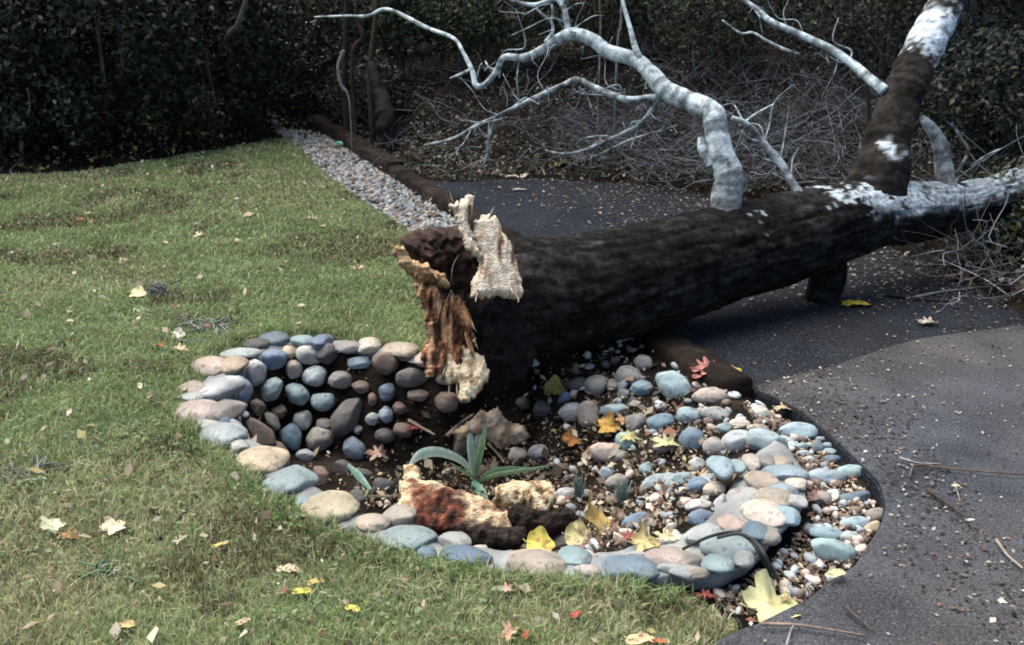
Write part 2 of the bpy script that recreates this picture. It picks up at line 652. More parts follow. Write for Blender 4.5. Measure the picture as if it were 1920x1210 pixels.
dh = np.c_[np.cos(a1), np.sin(a1), np.zeros(n1)]
pp = np.c_[-np.sin(a1 * 3), np.cos(a1 * 3), np.zeros(n1)]
md = B0 + up * (h1 * .6)[:, None] + dh * (h1 * l1 * .25)[:, None]
tp = B0 + up * (h1 * (1 - .3 * l1))[:, None] + dh * (h1 * l1 * .9)[:, None]
V_ = np.stack([B0 - pp * w1_[:, None], B0 + pp * w1_[:, None], md + pp * (w1_ * .8)[:, None], md - pp * (w1_ * .8)[:, None], tp], 1).reshape(-1, 3)
k = np.arange(n1) * 5
c_ = pick([(.15, .24, .07), (.20, .28, .10), (.13, .20, .09), (.34, .31, .19)], n1)
tag(put('grass', mesh_np('grass', V_, [np.stack([k, k + 1, k + 2, k + 3], -1), np.stack([k + 3, k + 2, k + 4], -1)], np.repeat(c_, 5, 0)), M_GRASS), kind='stuff')
W0 = scatter(LV, 130, lambda P: in_view(P) * np.clip(3 / np.maximum(P[:, 1], 1.5), 0, 1) * (P[:, 1] > 1.6))
W1 = np.repeat(W0, 14, 0) + RNG.normal(0, .045, (130 * 14, 2))
W1 = W1[poly_in(W1, LV)]
L1 = RNG.uniform(.010, .024, len(W1))
V_, F_, C_w = leaf_quads(np.c_[W1, lawn_z(W1) + RNG.uniform(.012, .035, len(W1))], L1, L1 * .7, np.c_[RNG.normal(0, .4, (len(W1), 2)), np.ones(len(W1))],
                         pick([(.12, .19, .075), (.155, .22, .10)], len(W1)), .1)
tag(put('weeds', mesh_np('weeds', V_, F_, C_w), M_GRASS), kind='stuff')

# ------------------------------------------------------------------ gravel strip
ico = None


def ico_arr(sub):
    import bmesh
    bm = bmesh.new()
    bmesh.ops.create_icosphere(bm, subdivisions=sub, radius=1)
    V = np.array([v.co[:] for v in bm.verts])
    F = np.array([[v.index for v in f.verts] for f in bm.faces])
    bm.free()
    return V, F


I1, IF1 = ico_arr(1)
I2, IF2 = ico_arr(2)
I4, IF4 = ico_arr(4)


def pebble_field(P, z, size, pal, wts=None, hi=False, sink=.3):
    n = len(P)
    bv, bf = (I2, IF2) if hi else (I1, IF1)
    sc = size[:, None] * RNG.uniform(.55, 1.25, (n, 3)) * np.array([1, 1, .75])
    q = bv[None] * sc[:, None]
    q = q * (1 + .22 * RNG.normal(size=(n, len(bv), 1)).clip(-1, 1) * (.35 if hi else .6))
    a = RNG.uniform(0, 6.28, n)
    ca, sa = np.cos(a)[:, None], np.sin(a)[:, None]
    x = q[..., 0] * ca - q[..., 1] * sa
    y = q[..., 0] * sa + q[..., 1] * ca
    tx = RNG.normal(0, .3, (n, 1))
    zz = q[..., 2] + tx * x
    V = np.stack([x + P[:, :1], y + P[:, 1:2], zz + (z + size * sink)[:, None]], -1).reshape(-1, 3)
    F = (bf[None] + (np.arange(n) * len(bv))[:, None, None]).reshape(-1, 3)
    return V, F, np.repeat(pick(pal, n, wts), len(bv), 0)


Gp = scatter(GRAV, 6500, lambda P: 0.25 + .75 * (fbm(np.c_[P, P[:, :1] * 0], 3, 3, 2) > .35))
V, F, C = pebble_field(Gp, H(Gp), RNG.uniform(.011, .03, len(Gp)),
                       [(.20, .23, .245), (.27, .275, .26), (.13, .155, .175), (.23, .19, .155), (.08, .065, .055)], [4, 3, 3, 3, 4])
tag(put('gravel', mesh_np('gravel', V, F, C), M_PEBBLE), kind='stuff')

# ------------------------------------------------------------------ timber edging
def timber(a, b, wdt, z0, z1, label, seed):
    a, b = np.array(a), np.array(b)
    L = np.linalg.norm(b - a)
    d = (b - a) / L
    pz = np.array([-d[1], d[0]])
    n = int(L / .05) + 2
    prof = [(-.5, z0), (-.5, z1 - .015), (-.42, z1), (0, z1 + .004), (.42, z1), (.5, z1 - .015), (.5, z0)]
    V = []
    for t in np.linspace(0, 1, n):
        for (u, z) in prof:
            p = a + d * L * t + pz * u * wdt
            V.append((p[0], p[1], z))
    V = np.array(V)
    V += (np.stack([fbm(V, 9, seed + k, 3) for k in range(3)], -1) - .5) * .03
    i = np.arange(n * 7).reshape(n, 7)
    F = np.stack([i[:-1, :-1], i[:-1, 1:], i[1:, 1:], i[1:, :-1]], -1).reshape(-1, 4)
    E = np.array([i[0][::-1], i[-1]])
    c = colmix([(.3, (.007, .005, .004)), (.55, (.018, .013, .0105)), (.8, (.045, .036, .029))], fbm(V * np.array([1, 1, 1]), 8, seed, 4))
    root = np.array([*(a + b) / 2, z0])
    o = put('timber_edging', mesh_np('timber_edging', V - root, [F, E], c), M_TIMBER, loc=root)
    return tag(o, label, 'timber edging', 'timbers edging the path')


ta = lambda t: TIM_A + (TIM_B - TIM_A) * t + np.array([-.08, -.035])
timber(ta(.0), ta(.235), .17, -.08, .055, 'dark weathered timber edge beside the red leaf, running under the fallen trunk', 3)
timber(ta(.24), ta(.60), .15, -.08, .09, 'dark timber edge of gravel strip, just behind the broken trunk end', 5)
timber(ta(.605), ta(1.0), .15, -.08, .12, 'farthest dark timber edge where the gravel strip meets the bushes', 8)

# ------------------------------------------------------------------ mortared rim of the tree well
rim = empty('stone_ring', (*(RO.mean(0)), 0), 'mortared ring of cobbles edging the sunken tree well in the lawn', 'stone border')
NR = 260
ro = crom(np.c_[RO, np.zeros(len(RO)), np.zeros(len(RO))], NR)[:, :2]
ri = crom(np.c_[RI, np.zeros(len(RI)), np.zeros(len(RI))], NR)[:, :2]
tt = np.linspace(0, 1, len(ro))
edge_z = -.05 + 0 * tt
hi_z = .022 + .03 * sm(.70, .85, tt)
cols_t = [(0, 'b'), (.02, 'h0'), (.2, 'h'), (.5, 'h'), (.78, 'h1'), (1, 'i')]
US = [0, .03, .12, .3, .5, .68, .84, 1.0]
rows = []
for u in US:
    p = ro + (ri - ro) * u
    g = H(p)
    z = np.where(u == 0, np.minimum(g, 0) - .05, hi_z * (1 - .25 * (2 * u - 1) ** 2) + 0 * g)
    if u > .8:
        z = np.maximum(g + .012, z * (1.0 - (u - .8) * 3) - (u - .8) * .25)
    if u == 0:
        p = p + (ri - ro) * (.02 + .22 * sm(.66, .74, tt))[:, None]
    rows.append(np.c_[p, z])
V = np.stack(rows, 1).reshape(-1, 3)
V[:, 2] += (fbm(V, 12, 3, 3) - .5) * .03
V[:, :2] += (np.stack([fbm(V, 10, 6, 3), fbm(V, 10, 8, 3)], -1) - .5) * .045
i = np.arange(len(V)).reshape(len(ro), len(US))
F = np.stack([i[:-1, :-1], i[:-1, 1:], i[1:, 1:], i[1:, :-1]], -1).reshape(-1, 4)[:, ::-1]
c = colmix([(.3, (.13, .14, .14)), (.6, (.20, .21, .21)), (.8, (.26, .255, .24))], fbm(V, 7, 2, 4))
put('mortar', mesh_np('mortar', local(V, rim), F, c), M_MORTAR, rim)


def rim_top(p):
    k = int(np.argmin(np.linalg.norm((ro + ri) / 2 - np.array([p.x, p.y]), axis=1)))
    return float(hi_z[k])


# ------------------------------------------------------------------ river stones
SCOL = {'P': (.47, .395, .335), 'C': (.50, .42, .30), 'L': (.42, .44, .43), 'T': (.31, .40, .43), 'B': (.165, .225, .285),
        'G': (.30, .28, .26), 'D': (.11, .105, .105), 'N': (.19, .145, .118), 'W': (.58, .53, .47)}
SWORD = {'P': 'pinkish cream', 'C': 'cream', 'L': 'light grey', 'T': 'pale blue-grey', 'B': 'slate blue',
         'G': 'mid grey', 'D': 'dark grey', 'N': 'brown', 'W': 'whitish'}
Z1 = (320, 600, 3.025)
Z2 = (640, 620, 3.025)
Z3 = (960, 640, 3.025)
Z4 = (1260, 700, 2.75)
Z5 = (560, 880, 3.666)
Z6 = (960, 880, 3.666)
ST = []   # (rim?, px, py, w, h, ang, colour)


def zl(zo, rows):
    ox, oy, s = zo
    for r in rows:
        k, u, v, w_, h_, a, c_ = r
        ST.append((k, ox + u / s, oy + v / s, w_ / s, h_ / s, a, c_))


zl(Z1, [('R', 585, 108, 170, 80, 5, 'B'), ('R', 490, 135, 150, 70, -10, 'D'), ('R', 400, 192, 210, 70, -8, 'L'), ('R', 750, 117, 130, 60, 5, 'T'),
        ('R', 855, 122, 100, 90, 10, 'B'), ('I', 890, 190, 125, 115, 0, 'D'), ('R', 1010, 155, 150, 70, 5, 'G'), ('R', 1125, 145, 130, 95, 0, 'W'),
        ('R', 225, 262, 190, 115, -15, 'P'), ('R', 352, 258, 165, 105, 5, 'C'), ('I', 487, 300, 120, 150, 10, 'L'), ('I', 592, 222, 155, 115, -15, 'B'),
        ('I', 678, 185, 78, 72, 20, 'C'), ('I', 790, 198, 145, 108, 10, 'L'), ('I', 705, 280, 92, 102, 0, 'G'), ('I', 825, 318, 142, 112, -20, 'L'),
        ('I', 968, 338, 135, 95, 0, 'G'), ('I', 1075, 240, 138, 68, -5, 'T'), ('R', 130, 400, 165, 100, -15, 'P'), ('R', 272, 395, 190, 140, 20, 'L'),
        ('I', 390, 400, 165, 165, 0, 'B'), ('R', 120, 448, 165, 60, -5, 'L'), ('R', 150, 522, 245, 130, 0, 'P'), ('R', 305, 520, 165, 130, 20, 'G'),
        ('I', 375, 497, 78, 102, -20, 'B'), ('R', 305, 578, 62, 44, 0, 'B'), ('R', 300, 650, 260, 125, 10, 'L'), ('I', 488, 645, 250, 150, 38, 'N'),
        ('I', 572, 396, 160, 108, -48, 'T'), ('I', 720, 420, 145, 112, 30, 'T'), ('I', 870, 465, 142, 97, -3, 'T'), ('I', 490, 500, 92, 100, 20, 'N'),
        ('I', 1005, 545, 240, 140, -55, 'D'), ('I', 572, 578, 120, 85, 60, 'G'), ('I', 755, 567, 98, 108, 0, 'L'), ('I', 690, 670, 135, 155, -20, 'B'),
        ('I', 858, 672, 150, 135, 0, 'G'), ('I', 878, 598, 98, 82, 0, 'G'), ('I', 1050, 735, 155, 115, 40, 'B'), ('I', 768, 770, 105, 76, 0, 'L'),
        ('I', 632, 760, 160, 76, 62, 'N'), ('R', 520, 792, 275, 150, 20, 'C'), ('R', 675, 920, 272, 152, 10, 'T'), ('I', 855, 897, 100, 145, -15, 'N'),
        ('I', 985, 842, 112, 95, 20, 'D'), ('R', 905, 1065, 305, 150, 0, 'C'), ('I', 1070, 1005, 115, 85, 0, 'D'), ('R', 1140, 1150, 170, 90, 8, 'P'),
        ('I', 1148, 450, 50, 72, 0, 'N'), ('I', 1080, 380, 100, 72, 0, 'N'), ('I', 620, 520, 84, 74, 0, 'N'), ('R', 215, 600, 150, 60, 12, 'L'),
        ('R', 390, 720, 120, 60, 30, 'L'), ('R', 760, 1040, 150, 60, 28, 'T')])
zl(Z2, [('I', 255, 182, 150, 130, 10, 'N'), ('R', 340, 112, 182, 98, 8, 'P'), ('R', 490, 157, 122, 92, 20, 'P'), ('I', 405, 265, 182, 108, -5, 'D'),
        ('I', 262, 348, 92, 97, 0, 'B'), ('I', 440, 367, 122, 66, 0, 'N'), ('I', 598, 402, 132, 110, 10, 'N'), ('I', 335, 440, 80, 72, 0, 'N'),
        ('I', 255, 475, 82, 92, 0, 'T'), ('I', 180, 500, 82, 74, -10, 'L'), ('I', 250, 595, 116, 84, 0, 'D'), ('I', 355, 562, 110, 80, 10, 'N'),
        ('I', 585, 272, 92, 66, 0, 'G'), ('I', 250, 880, 132, 92, 25, 'D'), ('I', 120, 810, 130, 60, 10, 'D'), ('R', 380, 1182, 305, 125, 5, 'T'),
        ('R', 640, 1192, 185, 85, 0, 'L'), ('I', 820, 802, 112, 66, 0, 'N'), ('I', 1000, 705, 106, 92, 0, 'W'), ('I', 1120, 692, 128, 94, 0, 'L'),
        ('I', 688, 640, 100, 165, 12, 'N'), ('R', 325, 1045, 185, 95, -22, 'P'), ('R', 180, 1095, 180, 80, 10, 'P')])
zl(Z3, [('I', 915, 258, 235, 150, 38, 'T'), ('I', 1122, 310, 205, 96, 0, 'P'), ('I', 735, 267, 130, 90, 5, 'T'), ('I', 655, 200, 155, 125, 0, 'G'),
        ('I', 480, 250, 145, 115, -15, 'G'), ('I', 567, 250, 72, 72, 0, 'G'), ('I', 740, 125, 105, 95, 0, 'G'), ('I', 370, 240, 135, 75, 0, 'D'),
        ('I', 335, 400, 140, 102, -25, 'L'), ('I', 430, 415, 120, 155, 0, 'G'), ('I', 297, 320, 85, 60, -50, 'B'), ('I', 580, 392, 165, 76, 0, 'T'),
        ('I', 700, 462, 122, 112, 0, 'G'), ('I', 840, 470, 152, 120, -10, 'B'), ('I', 1012, 427, 168, 108, 5, 'T'), ('I', 1150, 415, 190, 92, 15, 'L'),
        ('I', 1020, 557, 155, 135, 30, 'B'), ('I', 1140, 597, 132, 112, 0, 'G'), ('I', 655, 575, 150, 115, 25, 'T'), ('I', 540, 628, 205, 110, 8, 'P'),
        ('I', 605, 655, 110, 84, 0, 'G'), ('I', 860, 605, 124, 62, -5, 'G'), ('I', 632, 300, 74, 66, 0, 'G'), ('I', 685, 350, 62, 82, 0, 'D'),
        ('I', 170, 382, 102, 92, 0, 'D'), ('I', 765, 722, 95, 82, 0, 'T'), ('I', 800, 800, 185, 84, -25, 'T'), ('I', 940, 790, 185, 88, -20, 'T'),
        ('I', 1050, 822, 125, 112, -30, 'B'), ('I', 1142, 838, 112, 84, 0, 'P'), ('I', 1050, 702, 84, 92, 0, 'L'), ('I', 1055, 932, 152, 78, -6, 'W'),
        ('I', 1062, 1000, 145, 96, -12, 'B'), ('I', 710, 1030, 175, 112, -15, 'B'), ('I', 1172, 720, 140, 130, 0, 'T'), ('I', 600, 800, 152, 102, 0, 'G'),
        ('I', 315, 1132, 160, 112, 5, 'G'), ('I', 308, 870, 112, 82, 0, 'L'), ('I', 60, 350, 80, 70, 0, 'D'), ('I', 120, 1075, 90, 60, 0, 'D'),
        ('I', 540, 745, 90, 70, 0, 'T'), ('I', 420, 870, 80, 60, 0, 'G')])
zl(Z4, [('I', 435, 205, 160, 84, 18, 'W'), ('I', 345, 262, 112, 56, 4, 'W'), ('I', 265, 285, 80, 64, 0, 'T'), ('I', 205, 284, 66, 40, 35, 'P'),
        ('I', 322, 356, 150, 125, -10, 'L'), ('I', 482, 362, 225, 138, 25, 'T'), ('I', 442, 292, 122, 62, 10, 'P'),
        ('O', 640, 305, 192, 108, 5, 'T'), ('O', 665, 380, 84, 44, -5, 'T'), ('O', 675, 415, 84, 38, 0, 'T'), ('O', 700, 445, 72, 38, -5, 'L'),
        ('O', 770, 342, 62, 32, 0, 'T'), ('O', 800, 373, 66, 34, 0, 'T'), ('O', 806, 406, 74, 38, 0, 'T'), ('O', 745, 388, 64, 74, -30, 'B'),
        ('O', 785, 538, 195, 98, -5, 'T'), ('O', 905, 512, 185, 82, -8, 'T'), ('O', 920, 645, 195, 70, -12, 'B'), ('O', 770, 645, 96, 84, 0, 'P'),
        ('O', 930, 775, 155, 76, -5, 'T'), ('O', 800, 830, 200, 76, 8, 'T'), ('O', 912, 845, 112, 64, 0, 'L'), ('O', 820, 915, 250, 130, 10, 'T'),
        ('O', 945, 885, 54, 44, 0, 'L'), ('O', 1040, 730, 104, 72, -15, 'G'), ('O', 755, 795, 112, 44, 0, 'L'), ('O', 1020, 800, 110, 60, -40, 'C'),
        ('O', 820, 445, 90, 50, 0, 'B'),
        ('R', 250, 485, 130, 115, 0, 'T'), ('R', 330, 480, 96, 64, -30, 'T'), ('R', 410, 462, 90, 84, 0, 'P'), ('R', 480, 460, 100, 66, 0, 'G'),
        ('R', 562, 466, 115, 66, 5, 'P'), ('R', 580, 515, 225, 72, 5, 'T'), ('R', 458, 562, 135, 100, -38, 'P'), ('R', 565, 602, 155, 66, 8, 'T'),
        ('R', 530, 642, 205, 78, 6, 'P'), ('R', 640, 570, 104, 62, 10, 'W'), ('R', 475, 722, 215, 114, 2, 'W'), ('I', 330, 648, 120, 105, 0, 'G'),
        ('I', 215, 602, 112, 92, 0, 'P'), ('I', 345, 706, 92, 72, -10, 'T'), ('R', 300, 780, 160, 80, -28, 'P'), ('I', 232, 690, 150, 56, -65, 'L'),
        ('R', 430, 822, 130, 96, 0, 'B'), ('R', 300, 890, 285, 132, -6, 'T'), ('R', 165, 832, 205, 76, -20, 'L'), ('R', 235, 985, 165, 92, 0, 'T'),
        ('R', 78, 970, 145, 66, 0, 'G'), ('R', 80, 1028, 180, 62, 0, 'L'), ('R', 358, 955, 125, 76, -10, 'L'), ('R', 575, 730, 125, 96, -30, 'T'),
        ('R', 640, 660, 90, 70, -40, 'L'), ('R', 500, 850, 110, 70, -30, 'G')])
zl(Z5, [('R', 1150, 592, 335, 112, 5, 'B'), ('R', 885, 582, 135, 82, 5, 'B')])
zl(Z6, [('R', 172, 640, 375, 150, 5, 'P'), ('R', 430, 602, 225, 112, 10, 'T'), ('R', 520, 700, 185, 72, 10, 'W'), ('R', 810, 672, 385, 132, 3, 'B'),
        ('R', 1090, 612, 335, 130, 10, 'P'), ('R', 1250, 712, 205, 72, 0, 'P'), ('R', 860, 595, 175, 50, 0, 'L'), ('R', 1120, 690, 230, 60, 5, 'L')])

LAND = [((905, 850), 'the green sprout'), ((865, 715), 'the splintered trunk tip'), ((1325, 688), 'the red leaf'), ((1120, 975), 'the big brown leaf'),
        ((850, 960), 'the rotten wood'), ((1390, 1010), 'the black cable'), ((1012, 1020), 'the yellow leaf'), ((800, 660), 'the stump side'),
        ((1130, 920), 'the grassy tufts'), ((1085, 815), 'the orange leaves')]


def stone_mesh(a, b, c, seed, lumpy):
    V = I4.copy()
    e = 1.0 + .12 * (random.random() - .3)
    V = np.sign(V) * np.abs(V) ** e
    d = (fbm(V, 1.15, seed, 2) - .5) * lumpy * 1.6 + (fbm(V, 2.8, seed + 5, 2) - .5) * lumpy * .5
    V = V * (1 + d)[:, None]
    for _ in range(random.randint(3, 6)):
        nn = Vector((random.gauss(0, 1), random.gauss(0, 1), random.gauss(0, .9))).normalized()
        dd = random.uniform(.66, .90)
        ex_ = V @ np.array(nn) - dd
        V = V - np.outer(np.where(ex_ > 0, ex_ * .78, 0), np.array(nn))
    lo, hi = V.min(0), V.max(0)
    V = (V - (lo + hi) / 2) / ((hi - lo) / 2)
    return mesh_np('cobble', V * np.array([a, b, c]), IF4)


cr, cu, cf = Vector((1, 0, 0)), Vector((0, _s, _c)), Vector((0, _c, -_s))
stones = []
for k, (kind, px, py, w_, h_, a_, c_) in enumerate(ST):
    if kind == 'R':
        p = at_z(px, py, rim_top(at_z(px, py, .03)) + .004)
    else:
        p = hit(px, py)
    dp = depth_of(p)
    mpp = dp / FPX
    A, B = w_ * mpp / 2 * 1.04, h_ * mpp / 2 * 1.06
    D = min(A, B) * 1.05 if kind != 'R' else max(min(A, B) * .9, .03)
    p = p - cf * D * (.45 if kind != 'R' else .05)
    ang = -R(a_)
    ex = cr * math.cos(ang) + cu * math.sin(ang)
    ey = -cr * math.sin(ang) + cu * math.cos(ang)
    if kind == 'R':
        A, B = A * 1.06, B * 1.12
        D = min(.5 * B + .008, .05)
        Bg = math.sqrt(max(B * B - (D * .8) ** 2, (.5 * B) ** 2)) / .50
        a2 = math.atan2(math.sin(ang) / .55, math.cos(ang))
        ex = Vector((math.cos(a2), math.sin(a2), 0))
        ey = Vector((-math.sin(a2), math.cos(a2), 0))
        B = Bg
        p = at_z(px, py, rim_top(at_z(px, py, .03)) + .15 * D)
    me = stone_mesh(A, B, D, k * 1.37 + 3, .22 if kind != 'R' else .16)
    o = put('cobble', me, M_STONE)
    from mathutils import Matrix
    Mx = Matrix((ex, ey, Vector((0, 0, 1)) if kind == 'R' else -cf)).transposed().to_4x4()
    Mx.translation = p
    col = np.array(SCOL[c_]) * random.uniform(.70, .94)
    col = col * (1 + .06 * np.array([random.uniform(-1, 1), 0, random.uniform(-1, 1)]))
    if kind == 'R':
        col = col * .70
    o.color = (*col, 1)
    if kind == 'R':
        Mx.translation = p - Vector(rim.location)
        o.matrix_local = Mx
        o.parent = rim
    else:
        o.matrix_world = Mx
        stones.append((o, kind, px, py, w_, h_, c_))


def near_word(px, py):
    d = sorted(((px - q[0]) ** 2 + (py - q[1]) ** 2, n) for q, n in LAND)
    return d[0][1] if d[0][0] < 90 ** 2 else None


def zone(kind, px, py):
    if kind == 'O':
        return 'on the gravel between rim and asphalt'
    if px < 760 and py < 850:
        return 'in the dark left wall of the well'
    if px < 1000 and py > 850:
        return 'on the well floor'
    if px < 940:
        return 'in the well wall under the broken trunk'
    if py < 760:
        return 'at the back of the well beyond the litter'
    if px > 1230:
        return 'on the right slope of the well'
    return 'in the leaf litter of the well'


def describe(o, kind, px, py, w_, h_, c_):
    area = w_ * h_
    size = 'small' if area < 900 else 'large' if area > 2300 else 'medium'
    asp = w_ / h_
    shape = 'elongated' if asp > 1.6 else 'oval' if asp > 1.18 else 'upright' if asp < .85 else 'round'
    return size, SWORD[c_], shape, zone(kind, px, py)


by = {}
for s in stones:
    by.setdefault(describe(*s), []).append(s)
ORD = ['leftmost', 'second from left', 'third from left', 'fourth from left', 'fifth from left', 'sixth from left', 'seventh from left', 'eighth from left']
NUM = ['zero', 'one', 'two', 'three', 'four', 'five', 'six', 'seven', 'eight']
used_labels = set()
for key, ss in by.items():
    size, colw, shape, zn = key
    ss.sort(key=lambda s: s[2])
    for k, s in enumerate(ss):
        grp = 'river stones beside the asphalt edge' if s[1] == 'O' else 'loose river stones in the tree well'
        nw = near_word(s[2], s[3])
        if len(ss) == 1:
            lab = f'{size} {colw} {shape} stone {zn}' + (f', near {nw}' if nw and len(zn.split()) < 7 else '')
        else:
            pos = ORD[k] if k < len(ss) - 1 or len(ss) == 1 else 'rightmost'
            lab = f'{pos} of {NUM[len(ss)]} {size} {colw} {shape} stones {zn}'
        while len(lab.split()) > 16:
            lab = lab.replace(' beyond the litter', '').replace(', near', ' near')
            if len(lab.split()) > 16:
                lab = ' '.join(lab.split()[:16])
        tag(s[0], lab, 'stone', grp)

# small pebbles filling the well lining and the strip by the path
PS = scatter(LIP, 230, lambda P: (.12 + .88 * sm(-.1, .5, P[:, 0])))
V, F, C = pebble_field(PS, H(PS), RNG.uniform(.010, .028, len(PS)), [(.33, .36, .36), (.36, .31, .27), (.20, .22, .24), (.13, .10, .08)], [3, 2, 2, 2], hi=True)
q = at_z(1560, 930)
STRIP = np.array([tuple(at_z(*p)[:2]) for p in ((1425, 745), (1490, 785), (1550, 830), (1600, 880), (1640, 930), (1640, 985), (1585, 1060), (1500, 1115), (1420, 1150), (1330, 1105), (1440, 1045), (1520, 960), (1515, 890), (1440, 820), (1390, 760))])
PS2 = scatter(STRIP, 250)
Va, Fa, Ca = pebble_field(PS2, H(PS2), RNG.uniform(.007, .022, len(PS2)), [(.35, .40, .41), (.38, .33, .28), (.20, .22, .24), (.13, .10, .08)], [3, 2, 2, 3], hi=True)
tag(put('pebbles', mesh_np('pebbles', np.r_[V, Va], np.r_[F, Fa + len(V)], np.r_[C, Ca]), M_PEBBLE), kind='stuff')

# ------------------------------------------------------------------ leaf litter
TAN = [(.31, .25, .18), (.20, .145, .10), (.40, .35, .27), (.12, .082, .056), (.33, .28, .13), (.055, .038, .028), (.17, .075, .05)]


def litter(poly, n, smin, smax, pal, wts, lift=.006, tilt=.5, near=None, zf=None):
    P = scatter(np.asarray(poly), n, near)
    z = (zf or H)(P) + lift * RNG.uniform(.5, 2.0, n)
    L = RNG.uniform(smin, smax, n) * RNG.uniform(.6, 1.2, n)
    N = np.c_[RNG.normal(0, tilt, (n, 2)), np.ones(n)]
    V, F, C = leaf_quads(np.c_[P, z], L, L * RNG.uniform(.35, .75, n), N, pick(pal, n, wts, .3), .12)
    return V, F, C


def join_put(name, parts, mat, kind='stuff'):
    V = np.concatenate([p[0] for p in parts])
    off = np.cumsum([0] + [len(p[0]) for p in parts[:-1]])
    F = np.concatenate([p[1] + o for p, o in zip(parts, off)])
    C = np.concatenate([p[2] for p in parts])
    return tag(put(name, mesh_np(name, V, F, C), mat), kind=kind)


def lip_floor(P):
    return .10 + .9 * sm(.06, .3, poly_dist(P, LIP)) * sm(-.75, -.25, P[:, 0])


def asph_z(P):
    return np.where(poly_in(P, np.array(PATCH)), .016, .002)


BANK_POLY = np.array([(2.5, 4.0), (2.4, 5.4), (2.0, 6.5), (1.2, 7.6), (.3, 8.6), (-.8, 9.5), (-2.2, 11), (-4, 14), (9, 14), (7, 7), (5, 4)])
join_put('leaf_litter', [
    litter(LIP, 6500, .008, .032, TAN, [4, 4, 3.4, 4, .9, 4.5, 1.6], .012, .7, lip_floor),
    litter(LIP, 420, .03, .065, TAN, [4, 4, 3, 4, 1.2, 4, 2], .02, .8, lip_floor),
    litter(STRIP, 2400, .008, .03, TAN, [3, 4, 2.5, 5, .4, 6, 1.5], .006, .5)], M_DRY)
apal = [(.32, .29, .25), (.20, .165, .12), (.12, .085, .055), (.30, .29, .26), (.025, .02, .018)]
join_put('leaf_litter', [
    litter(ASPH, 3200, .006, .020, apal, [3, 3, 4, 2, 6], .004, .15, lambda P: (.22 + .78 * sm(-1.2, 0, bank_d(P))) * in_view(P), asph_z),
    litter(np.array(PATCH), 2600, .006, .022, [(.02, .017, .015), (.045, .036, .03), (.12, .095, .075), (.30, .29, .26), (.12, .06, .045)], [7, 4, 2.5, 2, .5], .003, .25,
           lambda P: (.06 + .94 * sm(.5, .62, fbm(np.c_[P, P[:, :1] * 0], 2.1, 88, 3))) * (P[:, 1] > 1.7) * in_view(P), asph_z),
    litter(ASPH, 3600, .01, .034, apal, [2.4, 3, 4, 1.8, 6], .004, .25, lambda P: sm(-1.6, 0, bank_d(P)) * in_view(P) * (P[:, 1] > 4.6), asph_z)], M_DRY)
join_put('leaf_litter', [
    litter(LAWN, 2300, .008, .030, TAN + [(.42, .37, .29)], [4, 4, 3, 4, .3, 2, .6, 1.5], .013, .9, lambda P: in_view(P) * (P[:, 1] > 1.6) * np.clip(3.5 / P[:, 1], 0, 1), lawn_z),
    litter(LAWN, 420, .03, .065, TAN + [(.40, .36, .29)], [4, 3, 4, 2, .6, .6, .8, 3], .022, .8, lambda P: in_view(P) * (P[:, 1] > 1.6) * np.clip(3 / P[:, 1], 0, 1), lawn_z),
    litter(GRAV, 700, .015, .05, TAN, [4, 4, 3, 4, 1, 3, 2.5], .03, .5)], M_DRY)
bpal = [(.022, .016, .011), (.045, .031, .02), (.11, .085, .06), (.016, .028, .011), (.03, .045, .016), (.010, .014, .008), (.24, .22, .18)]
DIRT = np.array([(-.86, 7.7), (.1, 7.8), (1.1, 7.4), (1.5, 7.6), (-.6, 9.8), (-2.1, 11.2), (-2.1, 10.9)])
join_put('ground_cover', [litter(BANK_POLY, 9000, .015, .045, bpal + [(.14, .15, .16)], [3, 4, 4, 3, 3, 4, 2, 2], .13, 1.2, lambda P: in_view(P) * (P[:, 1] < 10)),
                          litter(DIRT, 4200, .02, .06, bpal, [5, 5, 4, 2, 2, 4, 1.6], .02, .6), litter(BANK_POLY, 34000, .018, .06, bpal, [5, 4, 2.2, 4, 3, 5, 1.0], .03, .8, lambda P: in_view(P) * np.clip(7 / P[:, 1], 0, 1)),
                          litter(np.array([(-4.6, 7.7), (-3.8, 8.0), (-2.9, 8.9), (-2.4, 10.3), (-1.9, 11.2), (-2.3, 11.8), (-3.2, 10.2), (-4.8, 8.5)]), 2600, .02, .07,
                                 bpal + [(.16, .16, .03), (.22, .09, .02)], [5, 4, 2, 4, 3, 5, 1, 2, 1.5], .05, .8)], M_LEAF)

# ------------------------------------------------------------------ the fallen tree
TA = at_y(945, 560, 3.93)
tree = empty('fallen_tree', (TA.x, TA.y, 0), 'large fallen tree with dark trunk snapped at a rotten base, lying across the path', 'fallen tree')


def axis(px, py, y, rpx):
    p = at_y(px, py, y)
    return (p.x, p.y, p.z, rpx * depth_of(p) / FPX)


TR = [axis(905, 575, 3.88, 106), axis(975, 563, 3.95, 112), axis(1070, 548, 4.07, 108), axis(1200, 520, 4.24, 104), axis(1330, 486, 4.42, 88),
      axis(1450, 452, 4.60, 80), axis(1560, 420, 4.77, 78), axis(1640, 402, 4.92, 62), axis(1740, 397, 5.10, 52), axis(1840, 378, 5.30, 46),
      axis(1930, 348, 5.5, 40), axis(2060, 305, 5.8, 34), axis(2250, 250, 6.3, 26), axis(2500, 190, 7.0, 16)]


